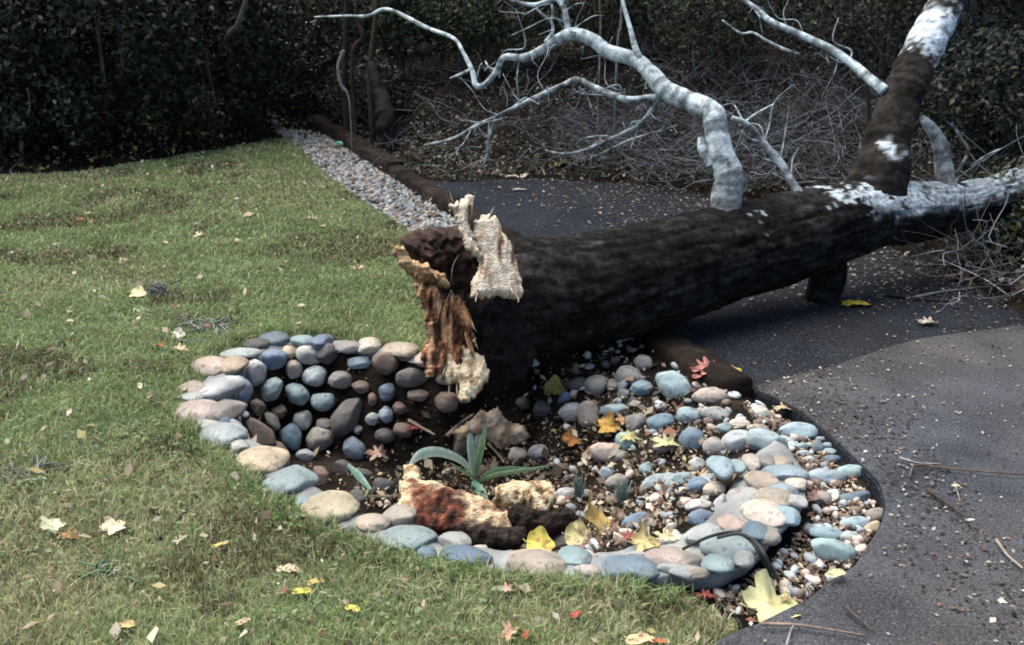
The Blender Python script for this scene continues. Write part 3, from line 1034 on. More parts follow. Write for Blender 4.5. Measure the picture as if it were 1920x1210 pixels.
def bark_cols(V, relz=None, crack=None):
    ridge = fbm(V * np.array([1.0, 1.0, 2.2]), 22, 2, 4)
    c = colmix([(.3, (.0028, .0028, .0028)), (.5, (.0078, .0077, .0073)), (.68, (.024, .0235, .0225)), (.8, (.055, .058, .057))], ridge * .6 + .4 * fbm(V, 3.2, 14, 3))
    if crack is not None:
        c = c * (.30 + .95 * sm(.40, .92, crack + (fbm(V, 60, 17, 2) - .5) * .5))[:, None]
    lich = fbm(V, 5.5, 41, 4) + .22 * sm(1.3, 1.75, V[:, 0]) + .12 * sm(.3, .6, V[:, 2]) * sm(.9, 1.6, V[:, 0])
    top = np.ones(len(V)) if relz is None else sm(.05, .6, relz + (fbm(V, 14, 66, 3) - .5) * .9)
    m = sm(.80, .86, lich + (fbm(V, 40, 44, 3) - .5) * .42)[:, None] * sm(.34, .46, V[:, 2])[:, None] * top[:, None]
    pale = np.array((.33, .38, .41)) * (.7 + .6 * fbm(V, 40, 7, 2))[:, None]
    far = (sm(1.85, 2.45, V[:, 0] + (fbm(V, 6, 46, 3) - .5) * .7) * sm(.36, .46, fbm(V, 12, 12, 3)) * (top if relz is not None else 0))[:, None]  # lichen tone on the upper side only, painting in the far trunk's lit top
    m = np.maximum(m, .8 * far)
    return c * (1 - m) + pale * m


V, F = sweep(TR, 320, 128, 0, cap=True)
# bark furrows along the trunk
C_ = crom(TR, 320)
m_, sg = len(C_), 128
Vb = V[:m_ * sg].reshape(m_, sg, 3)
Nn = Vb - C_[:, None, :3]
Rr = np.linalg.norm(Nn, axis=2)
th = np.arange(sg) / sg * 2 * math.pi
L_ = np.cumsum(np.r_[0, np.linalg.norm(np.diff(C_[:, :3], axis=0), axis=1)])
uvp = np.stack([np.cos(th)[None] * 2.2 + 0 * L_[:, None], np.sin(th)[None] * 2.2 + 0 * L_[:, None], (L_ * .75)[:, None] + 0 * th[None]], -1)
fur = 1 - np.abs(2 * fbm(uvp.reshape(-1, 3), 4.2, 3, 3).reshape(m_, sg) - 1)
fur2 = fbm((uvp * np.array([1, 1, 5.0])).reshape(-1, 3), 3.0, 13, 4).reshape(m_, sg)
big = fbm(Vb.reshape(-1, 3), 2.4, 6, 2).reshape(m_, sg) - .5
Vb = Vb + Nn / Rr[..., None] * ((fur - .8) * .022 + (fur2 - .5) * .022 + big * .05)[..., None] * sm(.02, .15, Rr)[..., None]
# ragged start
rag = (fbm(np.c_[np.cos(th), np.sin(th), th * 0], 2.5, 8, 4) - .5) * .30
Tdir = (C_[4, :3] - C_[0, :3]) / np.linalg.norm(C_[4, :3] - C_[0, :3])
fall = np.exp(-L_ / .10)
Vb = Vb + (rag[None] * fall[:, None])[..., None] * Tdir
V[:m_ * sg] = Vb.reshape(-1, 3)
V[m_ * sg] += Tdir * .38
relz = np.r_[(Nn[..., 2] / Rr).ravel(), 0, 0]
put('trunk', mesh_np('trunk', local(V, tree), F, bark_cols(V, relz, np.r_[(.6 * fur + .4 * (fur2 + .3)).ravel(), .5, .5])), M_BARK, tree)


def limb_cols(pale=(.34, .395, .42), dark=(.045, .04, .036), cover=.55, zb=None, seed=0.0, ring=True):
    def f(V):
        n = .5 * fbm(V, 9, 51 + seed, 4) + .5 * fbm(V, 42, 57 + seed, 3)
        t = .12 + .88 * sm(1 - cover - .17, 1 - cover + .13, n)
        if zb is not None:
            t = t * sm(zb[0], zb[1], V[:, 2])
        r = .55 + .75 * fbm(V * np.array([.35, .35, 2.0]), 34, 53, 3)
        t = t * (.45 + .55 * sm(.45, .95, V[:, 2] + (fbm(V, 20, 59, 3) - .5) * .5))
        p = np.array(pale)[None] * r[:, None]
        return np.array(dark)[None] * (1 - t[:, None]) + p * t[:, None]
    return f


def limb(pts, rscale=1.0, parent=tree, name='branch', colf=None, n=60, seg=16, noise=.12, seed=0.0):
    pr = [axis(x, y, Y, wd / 2 * rscale * .84) for (x, y, Y, wd) in pts]
    return tube_obj(name, pr, M_LIMB, parent, colf or limb_cols(seed=seed), n, seg, noise, 13, seed)


B1 = limb([(1362, 425, 4.47, 74), (1362, 380, 4.50, 68), (1366, 335, 4.53, 64), (1350, 285, 4.57, 56), (1342, 235, 4.62, 52), (1335, 210, 4.66, 48), (1295, 192, 4.75, 45),
           (1250, 170, 4.82, 42), (1220, 138, 4.9, 38), (1190, 112, 4.97, 33), (1140, 97, 5.05, 31), (1108, 74, 5.1, 29), (1068, 64, 5.17, 27), (1030, 86, 5.22, 21),
           (985, 108, 5.27, 17), (945, 108, 5.3, 15), (932, 132, 5.33, 14), (910, 158, 5.36, 13), (893, 160, 5.38, 13), (885, 132, 5.42, 12), (868, 98, 5.5, 9),
           (850, 72, 5.6, 8), (800, 52, 5.8, 9), (728, 18, 6.0, 8), (690, 30, 6.1, 7), (650, 30, 6.2, 5), (590, 32, 6.35, 3)], n=260, seg=20, noise=.16,
          colf=limb_cols(cover=.60, seed=1))
tw = lambda pts, par=B1, **k: limb(pts, parent=tree, name='branch', n=k.get('n', 36), seg=k.get('seg', 10), noise=.12, colf=k.get('colf'), seed=k.get('seed', 2))
tw([(1066, 64, 5.17, 18), (1062, 35, 5.2, 14), (1056, 12, 5.22, 13), (1040, -3, 5.25, 12), (1012, 8, 5.3, 10), (985, 8, 5.35, 9), (955, -2, 5.4, 8), (920, -18, 5.5, 6)])
tw([(1022, 80, 5.22, 8), (1036, 60, 5.25, 8), (1034, 42, 5.27, 7), (1020, 30, 5.3, 6), (1005, 16, 5.33, 4)])
tw([(1034, 44, 5.27, 6), (1036, 25, 5.28, 6), (1035, 8, 5.3, 4)])
tw([(884, 130, 5.42, 7), (862, 140, 5.45, 6), (844, 147, 5.47, 4)])
tw([(1204, 122, 4.93, 17), (1192, 92, 4.96, 14), (1182, 55, 5.0, 11), (1172, 20, 5.05, 9), (1165, -10, 5.1, 7)])
tw([(932, 130, 5.33, 6), (918, 128, 5.36, 5), (910, 115, 5.4, 3)])
# the long low branch and its side shoots
tw([(1258, 178, 4.82, 15), (1215, 183, 4.86, 14), (1172, 186, 4.9, 15), (1112, 163, 5.0, 14), (1082, 149, 5.05, 14), (1055, 160, 5.1, 12), (1010, 180, 5.18, 10), (940, 214, 5.28, 9),
    (890, 238, 5.35, 8), (850, 260, 5.4, 7), (795, 273, 5.45, 5)], n=70, seg=12)
tw([(930, 218, 5.29, 6), (921, 245, 5.3, 6), (916, 280, 5.32, 5), (905, 314, 5.35, 4)])
tw([(960, 205, 5.25, 5), (1000, 182, 5.2, 4), (1035, 160, 5.15, 3)], colf=limb_cols((.25, .24, .24), cover=.4))
tw([(1240, 175, 4.84, 13), (1222, 205, 4.86, 10), (1196, 235, 4.9, 9), (1140, 263, 5.0, 8), (1090, 284, 5.07, 8), (1055, 289, 5.1, 7), (1028, 284, 5.13, 5)])
tw([(1270, 235, 4.85, 4), (1240, 245, 4.9, 5), (1182, 263, 5.0, 6), (1135, 285, 5.05, 5), (1105, 300, 5.1, 4)])
# slender branch right of the main limb
tw([(1500, 392, 4.66, 30), (1498, 365, 4.68, 22), (1480, 335, 4.72, 19), (1465, 308, 4.75, 18), (1445, 285, 4.78, 17), (1420, 255, 4.8, 16), (1398, 232, 4.8, 14), (1372, 221, 4.8, 10)], n=60, seg=12)
tw([(1424, 265, 4.79, 6), (1405, 260, 4.8, 6), (1390, 245, 4.82, 4)])
tw([(1395, 230, 4.8, 5), (1420, 212, 4.9, 5), (1450, 196, 5.0, 4)])
tw([(1335, 310, 4.55, 24), (1318, 280, 4.58, 22), (1314, 258, 4.6, 15)], n=24)
# limb rising at the right, with a pale band of bark
def up_cols(V):
    n = fbm(V, 12, 61, 4)
    c = colmix([(.3, (.008, .007, .006)), (.7, (.034, .029, .025))], n * .5 + .5 * fbm(V, 50, 62, 3))
    P0 = np.array(at_y(1722, 112, 5.25))
    P1 = np.array(at_y(1768, 28, 5.4))
    a = (P1 - P0) / np.linalg.norm(P1 - P0)
    t = (V - P0) @ a / np.linalg.norm(P1 - P0) + (n - .5) * .5
    t = t + (fbm(V * np.array([1, 1, .5]), 60, 64, 3) - .5) * .9
    b = sm(-.05, .2, t) * sm(1.05, .75, t)
    sp = sm(.67, .80, fbm(V, 11, 71, 4) + (fbm(V, 50, 72, 2) - .5) * .3) * sm(.95, .75, V[:, 2])
    m = np.maximum(b, sp)[:, None]
    return c * (1 - m) + np.array((.46, .52, .56)) * m * (.8 + .35 * fbm(V, 45, 6, 2))[:, None]


limb([(1600, 425, 4.90, 110), (1628, 388, 4.93, 150), (1655, 315, 4.98, 118), (1668, 255, 5.05, 98), (1688, 190, 5.13, 90), (1712, 130, 5.22, 86), (1745, 65, 5.33, 84), (1780, 0, 5.45, 82),
      (1830, -90, 5.6, 76), (1890, -220, 5.85, 66), (1940, -400, 6.2, 50), (1960, -600, 6.6, 30)], n=160, seg=32, noise=.14, colf=up_cols)
# low stub between the rising limb and the trunk top
limb([(1778, 365, 5.15, 46), (1772, 335, 5.17, 40), (1768, 300, 5.2, 38), (1764, 275, 5.22, 36), (1752, 250, 5.24, 28), (1738, 232, 5.26, 22), (1728, 218, 5.28, 10)], n=40,
     colf=limb_cols((.34, .38, .40), cover=.6, seed=4))
# thin branch crossing at the top right
tw([(1660, 172, 5.12, 26), (1632, 150, 5.2, 23), (1600, 122, 5.3, 20), (1560, 94, 5.4, 18), (1500, 65, 5.5, 16), (1445, 40, 5.6, 14), (1420, 18, 5.65, 11), (1385, -6, 5.7, 9)], n=60, seg=12, colf=limb_cols(cover=.75, seed=5))
tw([(1500, 104, 5.7, 8), (1468, 92, 5.72, 8), (1440, 78, 5.75, 7), (1412, 62, 5.8, 6), (1388, 62, 5.8, 5), (1354, 38, 5.85, 4)])
# prop: broken limb that carries the trunk above the path
prop = [axis(1538, 440, 4.80, 44), axis(1552, 478, 4.79, 37), axis(1556, 515, 4.77, 30), axis(1546, 545, 4.75, 33), axis(1556, 578, 4.73, 24)]
tube_obj('branch', prop, M_BARK, tree, bark_cols, 60, 26, .45, 8, 3)
tw([(1792, 330, 5.2, 7), (1815, 285, 5.25, 8), (1800, 258, 5.3, 7), (1785, 230, 5.3, 4)], colf=limb_cols(cover=.4))
tw([(1820, 312, 5.22, 5), (1850, 292, 5.3, 6), (1880, 278, 5.35, 4)], colf=limb_cols(cover=.4))


# fine side twigs along the dead branches
def side_twigs(path, n, seed, lmin=.08, lmax=.34):
    rr = random.Random(seed)
    pr = np.array([axis(x, y, Y, wd / 2) for (x, y, Y, wd) in path])
    C0 = crom(pr, 80)
    for k in range(n):
        i0 = rr.randrange(8, len(C0) - 2)
        p = C0[i0, :3]
        t0 = C0[i0 + 1, :3] - C0[i0 - 1, :3]
        t0 = t0 / np.linalg.norm(t0)
        d = t0 * rr.uniform(.1, .9) + np.array([rr.gauss(0, .6), rr.gauss(0, .5), rr.gauss(.15, .6)])
        d = d / np.linalg.norm(d) * rr.uniform(lmin, lmax)
        r0 = min(C0[i0, 3] * .55, rr.uniform(.0025, .006))
        j = lambda q: np.array([rr.gauss(0, q) for _ in range(3)])
        pts = [(*p, r0), (*(p + d * .35 + j(.018)), r0 * .8), (*(p + d * .7 + j(.03)), r0 * .6), (*(p + d + j(.03)), r0 * .3)]
        tw_ = tube_obj('twig', pts, M_LIMB, tree, limb_cols((.30, .35, .38), cover=.6, seed=k), 14, 6, .15, 20, k)


side_twigs([(1295, 192, 4.75, 45), (1220, 138, 4.9, 38), (1140, 97, 5.05, 31), (1068, 64, 5.17, 27), (985, 108, 5.27, 17), (910, 158, 5.36, 13), (868, 98, 5.5, 9)], 16, 3)
side_twigs([(1215, 183, 4.86, 14), (1112, 163, 5.0, 14), (1010, 180, 5.18, 10), (940, 214, 5.28, 9), (850, 260, 5.4, 7)], 14, 5)
side_twigs([(1240, 175, 4.84, 13), (1196, 235, 4.9, 9), (1140, 263, 5.0, 8), (1055, 289, 5.1, 7)], 10, 7)
side_twigs([(1498, 365, 4.68, 22), (1465, 308, 4.75, 18), (1420, 255, 4.8, 16), (1372, 221, 4.8, 10)], 9, 9)
side_twigs([(1632, 150, 5.2, 23), (1560, 94, 5.4, 18), (1445, 40, 5.6, 14), (1385, -6, 5.7, 9)], 9, 11)
side_twigs([(1066, 64, 5.17, 18), (1056, 12, 5.22, 13), (985, 8, 5.35, 9)], 5, 13)
side_twigs([(1840, 365, 5.3, 40), (1930, 330, 5.5, 40), (2060, 290, 5.8, 34)], 7, 15, .2, .5)

# broken, rotten end: solid lumps with their own distance and thickness
def chunk(name, outline, plane, thick, colf, parent, step=3.5, bulge=.5, nz=.03, nf=22, seed=0.0, mat=None, ragged=5.0, fib=(1, 1, 1), jag=0.0):
    """plane(px, py) -> world point; body grows along its own normal; two-sided lumpy solid"""
    O = np.array(outline, dtype=np.float64)
    lo, hi = O.min(0) - step * 2, O.max(0) + step * 2
    xs, ys = np.arange(lo[0], hi[0], step), np.arange(lo[1], hi[1], step)
    X, Y = np.meshgrid(xs, ys)
    Q = np.c_[X.ravel(), Y.ravel()]
    q3 = np.c_[Q, np.zeros(len(Q))]
    Qs = Q + ragged * (np.stack([fbm(q3, .06, seed + 1, 4), fbm(q3, .06, seed + 9, 4)], -1) - .5) * 2
    if jag:
        jx = np.c_[Q[:, 0] * .16, Q[:, 1] * .008, Q[:, 0] * 0]
        Qs[:, 1] += jag * (np.abs(fbm(jx, 1, seed + 21, 3) - .5) * 4 - .9)
        jy = np.c_[Q[:, 1] * .10, Q[:, 0] * .02, Q[:, 0] * 0]
        Qs[:, 0] += jag * .35 * (np.abs(fbm(jy, 1, seed + 31, 3) - .5) * 4 - .9)
    ins = poly_in(Qs, O)
    d = poly_dist(Qs, O)
    P0, P1, P2 = plane(*O.mean(0)), plane(O.mean(0)[0] + 10, O.mean(0)[1]), plane(O.mean(0)[0], O.mean(0)[1] + 10)
    nrm = np.array((P1 - P0).cross(P2 - P0).normalized())
    if nrm @ np.array(cf) > 0:
        nrm = -nrm
    mpp = (P1 - P0).length / 10
    W = np.array([plane(*p) for p in Q])
    prof = np.sqrt(np.clip(d * mpp / (thick * bulge + 1e-6), 0, 1))
    hgt_ = thick * .5 * prof * ins + (.5 * fbm(W * np.array(fib), nf, seed, 4) + .5 * (1 - np.abs(2 * fbm(W * np.array(fib), nf * .8, seed + 3, 3) - 1)) - .62) * 2.4 * nz * (.35 + .65 * prof)
    front = W + nrm * np.maximum(hgt_, .002)[:, None]
    back = W - nrm * (thick * .5 * prof + .004)[:, None]
    ny, nx = X.shape
    idx = np.arange(nx * ny).reshape(ny, nx)
    Fq = np.stack([idx[:-1, :-1], idx[:-1, 1:], idx[1:, 1:], idx[1:, :-1]], -1).reshape(-1, 4)
    Fq = Fq[ins[Fq].all(1)]
    n0 = len(Q)
    # border edges
    E = np.concatenate([Fq[:, [0, 1]], Fq[:, [1, 2]], Fq[:, [2, 3]], Fq[:, [3, 0]]])
    key = np.sort(E, 1)
    u, inv, cnt = np.unique(key, axis=0, return_inverse=True, return_counts=True)
    bd = E[cnt[inv.ravel()] == 1]
    side = np.stack([bd[:, 1], bd[:, 0], bd[:, 0] + n0, bd[:, 1] + n0], -1)
    Vv = np.r_[front, back]
    Fa_ = np.concatenate([Fq, Fq[:, ::-1] + n0, side])
    us, iv = np.unique(Fa_, return_inverse=True)
    Vv, Fa_ = Vv[us], iv.reshape(-1, 4)
    c = colf(Vv)
    return put(name, mesh_np(name, local(Vv, parent), Fa_[:, ::-1], c), mat or M_ROT, parent)


def ypl(y0, gx=0.0, gy=0.0, cx=880, cy=560):
    return lambda px, py: at_y(px, py, y0 + gx * (px - cx) + gy * (py - cy))


def ramp(stops, f=18, seed=0.0, o=4, fib=(1, 1, 1)):
    return lambda V: colmix(stops, fbm(V * np.array(fib), f, seed, o))


PALE = ramp([(.24, (.10, .05, .03)), (.34, (.40, .27, .17)), (.42, (.62, .50, .37)), (.65, (.70, .60, .48)), (.8, (.56, .42, .28))], 26, 3, 4, (1.6, 1, .13))
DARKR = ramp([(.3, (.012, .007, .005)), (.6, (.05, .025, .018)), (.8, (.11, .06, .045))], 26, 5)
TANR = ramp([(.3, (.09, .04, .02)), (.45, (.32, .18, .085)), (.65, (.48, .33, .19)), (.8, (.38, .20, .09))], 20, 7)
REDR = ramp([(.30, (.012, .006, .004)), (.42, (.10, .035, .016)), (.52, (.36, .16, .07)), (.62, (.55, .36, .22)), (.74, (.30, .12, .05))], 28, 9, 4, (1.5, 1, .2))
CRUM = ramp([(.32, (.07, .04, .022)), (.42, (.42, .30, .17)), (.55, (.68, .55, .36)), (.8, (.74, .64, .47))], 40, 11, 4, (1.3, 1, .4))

chunk('splintered_plate', [(838, 374), (850, 380), (862, 374), (872, 361), (887, 360), (884, 385), (877, 410), (882, 440), (895, 462), (906, 478), (898, 486), (884, 476), (866, 450), (853, 408)],
      ypl(3.56, .0006, -.0010), .06, PALE, tree, nz=.014, nf=20, seed=2, step=2.2, ragged=3, fib=(1.4, 1, .14), jag=9)
chunk('splintered_plate', [(888, 408), (905, 397), (926, 400), (942, 432), (960, 458), (967, 492), (980, 540), (976, 552), (950, 557), (930, 548), (905, 558), (878, 551), (880, 528), (892, 500), (899, 470), (884, 440)],
      ypl(3.58, .0006, -.0010), .06, PALE, tree, nz=.015, nf=18, seed=3, step=2.2, ragged=3, fib=(1.4, 1, .14), jag=11)
chunk('heart_and_shade', [(752, 452), (770, 440), (792, 433), (830, 424), (862, 424), (886, 455), (900, 500), (890, 560), (872, 620), (840, 580), (800, 540), (768, 512)],
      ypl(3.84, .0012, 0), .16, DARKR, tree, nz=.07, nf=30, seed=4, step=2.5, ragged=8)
chunk('splintered_plate', [(732, 464), (744, 456), (760, 470), (768, 488), (800, 494), (834, 512), (846, 538), (822, 532), (778, 522), (752, 498)], ypl(3.62, .0010, -.0015, 800, 500), .08, TANR, tree, nz=.026, nf=40, seed=6, step=2.2, fib=(.4, 1, 1.3), jag=6)
chunk('rotten_column', [(770, 518), (812, 524), (846, 532), (872, 565), (886, 600), (889, 648), (878, 655), (868, 640), (886, 692), (850, 700), (800, 704), (788, 672), (800, 632), (796, 590), (782, 552)],
      ypl(3.68, .0006, -.0009, 830, 610), .13, REDR, tree, nz=.05, nf=24, seed=8, step=2.2, ragged=8, fib=(1.4, 1, .2), jag=14)
chunk('splintered_plate', [(826, 655), (858, 640), (884, 640), (906, 676), (919, 688), (910, 708), (896, 728), (886, 738), (874, 750), (858, 742), (858, 714), (838, 714), (820, 706)], ypl(3.58, 0, -.0015, 880, 690), .07, CRUM, tree, nz=.018, nf=40, seed=10, step=2.2, ragged=5, fib=(1.3, 1, .25), jag=12)
SHADE_BLK = ramp([(.35, (.002, .0018, .0016)), (.7, (.006, .005, .0045)), (.88, (.016, .012, .010))], 34, 21)  # near-black slab colour painting in the shaded void under the break
chunk('heart_and_shade', [(872, 545), (905, 552), (945, 550), (982, 548), (1000, 600), (1005, 660), (985, 700), (940, 722), (900, 716), (882, 690), (890, 640), (880, 590)],
      ypl(3.70, .0004, 0, 930, 630), .10, SHADE_BLK, tree, nz=.05, nf=24, seed=14, jag=8)
chunk('splintered_plate', [(770, 446), (784, 436), (806, 436), (806, 450), (786, 452), (774, 462)], ypl(3.76), .05, TANR, tree, nz=.02, seed=12)
def splinters(rows, n, seed, colr, y0):
    """long torn fibres standing off an edge of the broken wood: rows are (x, y, dx, dy) in the picture's measure"""
    rr = random.Random(seed)
    for k in range(n):
        x, y, dx, dy = rr.choice(rows)
        x, y = x + rr.uniform(-9, 9), y + rr.uniform(-9, 9)
        q = rr.uniform(.6, 1.3)
        d0 = y0 + rr.uniform(-.03, .02)
        wv = rr.uniform(2.2, 5.5)
        pts = [(x - dx * .9, y - dy * .9, d0 + .02, wv), (x, y, d0, wv * .9), (x + dx * q * .6, y + dy * q * .6, d0 - .01, wv * .5), (x + dx * q + rr.uniform(-4, 4), y + dy * q, d0 - .015, .5)]
        cq = tuple(np.array(colr) * rr.uniform(.55, 1.1))
        limb(pts, name='splinter', colf=lambda V, cq=cq: np.broadcast_to(np.array(cq), (len(V), 3)) * (.7 + .6 * fbm(V, 40, 3, 2))[:, None], n=12, seg=6)


splinters([(845, 378, -4, -12), (925, 406, 4, -10)], 3, 3, (.60, .48, .35), 3.55)
splinters([(890, 552, -2, 10), (965, 550, 4, 10)], 4, 5, (.62, .50, .37), 3.55)
splinters([(800, 560, -12, 16), (880, 600, 8, 22), (884, 645, 6, 20), (795, 640, -10, 18), (850, 640, 4, 24), (830, 590, -6, 22)], 16, 7, (.50, .27, .13), 3.60)
splinters([(850, 725, 0, 22), (872, 738, 2, 20), (905, 700, 10, 16), (832, 700, -6, 18)], 10, 9, (.62, .48, .30), 3.56)
splinters([(748, 470, -14, -8), (780, 508, -14, 10), (820, 520, 10, 12)], 6, 11, (.46, .29, .15), 3.6)
for pts in ([(860, 478, 3.62, 1.6), (849, 500, 3.60, 1.6), (846, 530, 3.58, 1)], [(846, 545, 3.56, 1.6), (835, 570, 3.55, 1.6), (828, 592, 3.54, 1)]):
    limb(pts, name='splinter', colf=limb_cols((.45, .36, .27), cover=.9), n=12, seg=6)

# ------------------------------------------------------------------ rotten wood fallen into the well
def zpl(z0, gx=0.0, gy=0.0, cx=900, cy=950):
    return lambda px, py: at_z(px, py, z0 + gx * (px - cx) + gy * (py - cy))


def fragment(label, outline, plane, thick, colf, nz, nf, seed, bulge=.5):
    c0 = plane(*np.mean(np.array(outline), axis=0))
    e = empty('rotten_wood', c0, label, 'wood chunk', 'rotten wood pieces in the tree well')
    chunk('rotten_wood', outline, plane, thick, colf, e, bulge=bulge, nz=nz, nf=nf, seed=seed)
    ch = e.children[0]
    # a fragment is one mesh: keep the mesh itself as the thing
    ch.parent = None
    ch.location = e.location
    ch.name = 'rotten_wood'
    tag(ch, label, 'wood chunk', 'rotten wood pieces in the tree well')
    bpy.data.objects.remove(e)
    return ch


def C1c(V):
    c = ramp([(.3, (.18, .09, .045)), (.42, (.52, .36, .22)), (.6, (.70, .54, .36)), (.8, (.60, .46, .31))], 30, 13)(V)
    p = np.array(at_z(815, 955, -.18))
    d = np.linalg.norm((V - p) * np.array([1, .7, .5]), axis=1) + (fbm(V, 14, 3, 3) - .5) * .18
    m = sm(.18, .10, d)[:, None]
    r = ramp([(.35, (.02, .01, .008)), (.6, (.17, .05, .03)), (.8, (.28, .11, .06))], 30, 15)(V)
    return c * (1 - m) + r * m


fragment('broad tan slab of rotten wood with a red-brown hollow on the well floor',
         [(735, 962), (750, 938), (748, 905), (775, 898), (800, 903), (830, 908), (870, 926), (900, 932), (950, 958), (978, 985), (960, 1000), (905, 992), (872, 1008), (820, 1000), (780, 1002), (745, 985)],
         zpl(-.27, 0, -.0010), .075, C1c, .04, 26, 21)
fragment('pale crumbly slab of rotten wood right of the green sprout base',
         [(925, 915), (960, 900), (1000, 904), (1032, 904), (1048, 930), (1030, 962), (1000, 968), (985, 945), (950, 950), (925, 945)], zpl(-.25, 0, -.0012), .07, CRUM, .035, 34, 23)
fragment('upright torn wood fragment standing behind the green sprout',
         [(840, 812), (880, 788), (902, 766), (918, 772), (932, 760), (950, 786), (986, 800), (996, 820), (975, 832), (940, 846), (905, 822), (862, 832)],
         lambda px, py: at_y(px, py, 3.62 - .0012 * (py - 800)), .09, ramp([(.3, (.12, .08, .045)), (.5, (.36, .26, .17)), (.75, (.48, .38, .27))], 26, 17), .03, 28, 25)
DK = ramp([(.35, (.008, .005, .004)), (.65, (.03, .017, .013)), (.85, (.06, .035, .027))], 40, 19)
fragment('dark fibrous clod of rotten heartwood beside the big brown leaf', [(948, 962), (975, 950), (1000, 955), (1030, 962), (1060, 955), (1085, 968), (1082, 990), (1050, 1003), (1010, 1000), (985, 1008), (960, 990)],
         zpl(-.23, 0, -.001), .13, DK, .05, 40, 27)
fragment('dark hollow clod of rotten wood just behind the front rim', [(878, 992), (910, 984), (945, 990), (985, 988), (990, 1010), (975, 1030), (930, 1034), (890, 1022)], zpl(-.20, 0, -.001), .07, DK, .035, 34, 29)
fragment('small pale block of rotten wood left of the green sprout', [(753, 905), (755, 880), (775, 872), (792, 885), (788, 905), (770, 912)], zpl(-.25), .08, CRUM, .025, 36, 31)
fragment('dark cavity of broken wood at the left end of the tan slab', [(728, 985), (745, 972), (775, 975), (782, 992), (765, 1008), (738, 1005)], zpl(-.20), .05, DK, .02, 36, 33)


def stick(pts, rad, label, colr, name='stick', cat='stick', group='fallen twigs', lift=.012, free=False):
    pr = []
    for k, p in enumerate(pts):
        q = hit(p[0], p[1], lift) if len(p) == 2 else at_z(p[0], p[1], p[2])
        tq = k / (len(pts) - 1)
        pr.append((q.x, q.y, q.z, rad * .85 * (1 - .45 * tq)))
    root = np.array(pr[0][:3])
    V, F = sweep(pr, 30, 8, .15, 30, len(pts) + pts[0][0])
    g_ = .65 * np.array(colr) + .2 * np.mean(colr)
    c = colmix([(.35, tuple(g_ * .5)), (.7, tuple(g_))], fbm(V, 30, 5, 3))
    o = put(name, mesh_np(name, V - root, F, c), M_TWIG, loc=root)
    return tag(o, label, cat, group)


stick([(838, 818), (862, 795), (886, 778)], .012, 'pale splinter leaning against the upright torn wood fragment', (.42, .33, .22), lift=.05)
stick([(766, 788), (790, 802), (816, 816)], .010, 'pale splinter lying left of the upright torn wood fragment', (.45, .33, .22), lift=.03)
stick([(915, 832), (932, 850), (946, 868)], .008, 'thin pale splinter right of the green sprout', (.42, .34, .24), lift=.03)
stick([(1686, 858), (1720, 868), (1762, 870)], .005, 'thin pale grey twig on asphalt right of the path edge', (.32, .32, .32))
stick([(1705, 895), (1718, 873), (1775, 878), (1840, 884), (1920, 890)], .005, 'long reddish brown twig on asphalt at the right edge of the photo', (.16, .09, .065))
stick([(1738, 918), (1770, 940), (1800, 962), (1816, 972)], .007, 'dark brown twig slanting across the right asphalt', (.07, .045, .035))
stick([(1868, 1012), (1888, 1040), (1918, 1066)], .006, 'pale tan twig slanting at the right edge of the asphalt', (.38, .29, .22))
stick([(1425, 1170), (1490, 1172), (1550, 1180), (1622, 1192)], .006, 'long tan twig on asphalt in front of the pale yellow leaf', (.30, .19, .14))
stick([(1585, 1138), (1610, 1160), (1636, 1182)], .005, 'short dark twig on asphalt ahead of the long tan twig', (.10, .06, .045))
stick([(1475, 1210), (1482, 1185), (1488, 1172)], .004, 'thin grey twig at the bottom edge crossing the long tan twig', (.28, .27, .26))
stick([(1790, 905), (1795, 922), (1800, 940)], .004, 'short pale twig standing out above the dark slanting twig', (.33, .32, .32))
stick([(1700, 560), (1760, 548), (1830, 540)], .007, 'pale grey branch on asphalt below the right undergrowth', (.30, .30, .30))
stick([(1660, 552), (1720, 560), (1790, 566)], .012, 'dark branch on asphalt beside the yellow leaf under the trunk', (.03, .025, .022))
stick([(300, 1010), (325, 985), (358, 945)], .007, 'dark twig standing in the grass below the rim', (.03, .03, .03), lift=.03)
stick([(0, 1042), (35, 1036), (75, 1030)], .009, 'reddish brown stick in the grass at the left edge', (.16, .08, .07), lift=.02)
stick([(0, 900), (60, 885), (130, 872), (200, 868)], .008, 'grey lichen twig in the lower left grass', (.16, .16, .15), lift=.025)
stick([(30, 330), (20, 320), (45, 295)], .012, 'pale grey stick leaning at the foot of the hedge', (.20, .19, .19), lift=.02)
stick([(145, 680), (165, 700), (188, 725)], .008, 'short dark twig in the grass left of the rim', (.06, .045, .04), lift=.025)
stick([(330, 638), (370, 640), (405, 625), (428, 590)], .010, 'curved grey lichen twig in the grass above the rim', (.13, .14, .14), lift=.03)
stick([(0, 912), (60, 920), (150, 950), (240, 968)], .006, 'long dark twig sunk in the lower left grass', (.05, .05, .045), lift=.02)

# black cable over the rim
cb = []
for px, py, z in ((1280, 1030, .075), (1300, 1020, .095), (1335, 1005, .115), (1375, 998, .125), (1405, 1012, .12), (1425, 1040, .10), (1436, 1062, .03), (1450, 1085, -.01)):
    q = at_z(px, py, z)
    cb.append((q.x, q.y, q.z, .0045))
V, F = sweep(cb, 60, 10, 0)
root = np.array(cb[0][:3])
cab = put('cable', mesh_np('cable', V - root, F, np.full((len(V), 3), .018)), M_TWIG, loc=root)
tag(cab, 'black cable draped over the front right rim stones', 'cable')
V, F = sweep([(x + .012, y - .012, z + .002, .005) for (x, y, z, r_) in cb[2:]], 50, 10, 0)
cab2 = put('cable', mesh_np('cable', V - root, F, np.full((len(V), 3), .035)), M_TWIG, loc=root)
tag(cab2, 'dark grey cable running beside the black one over the rim', 'cable')

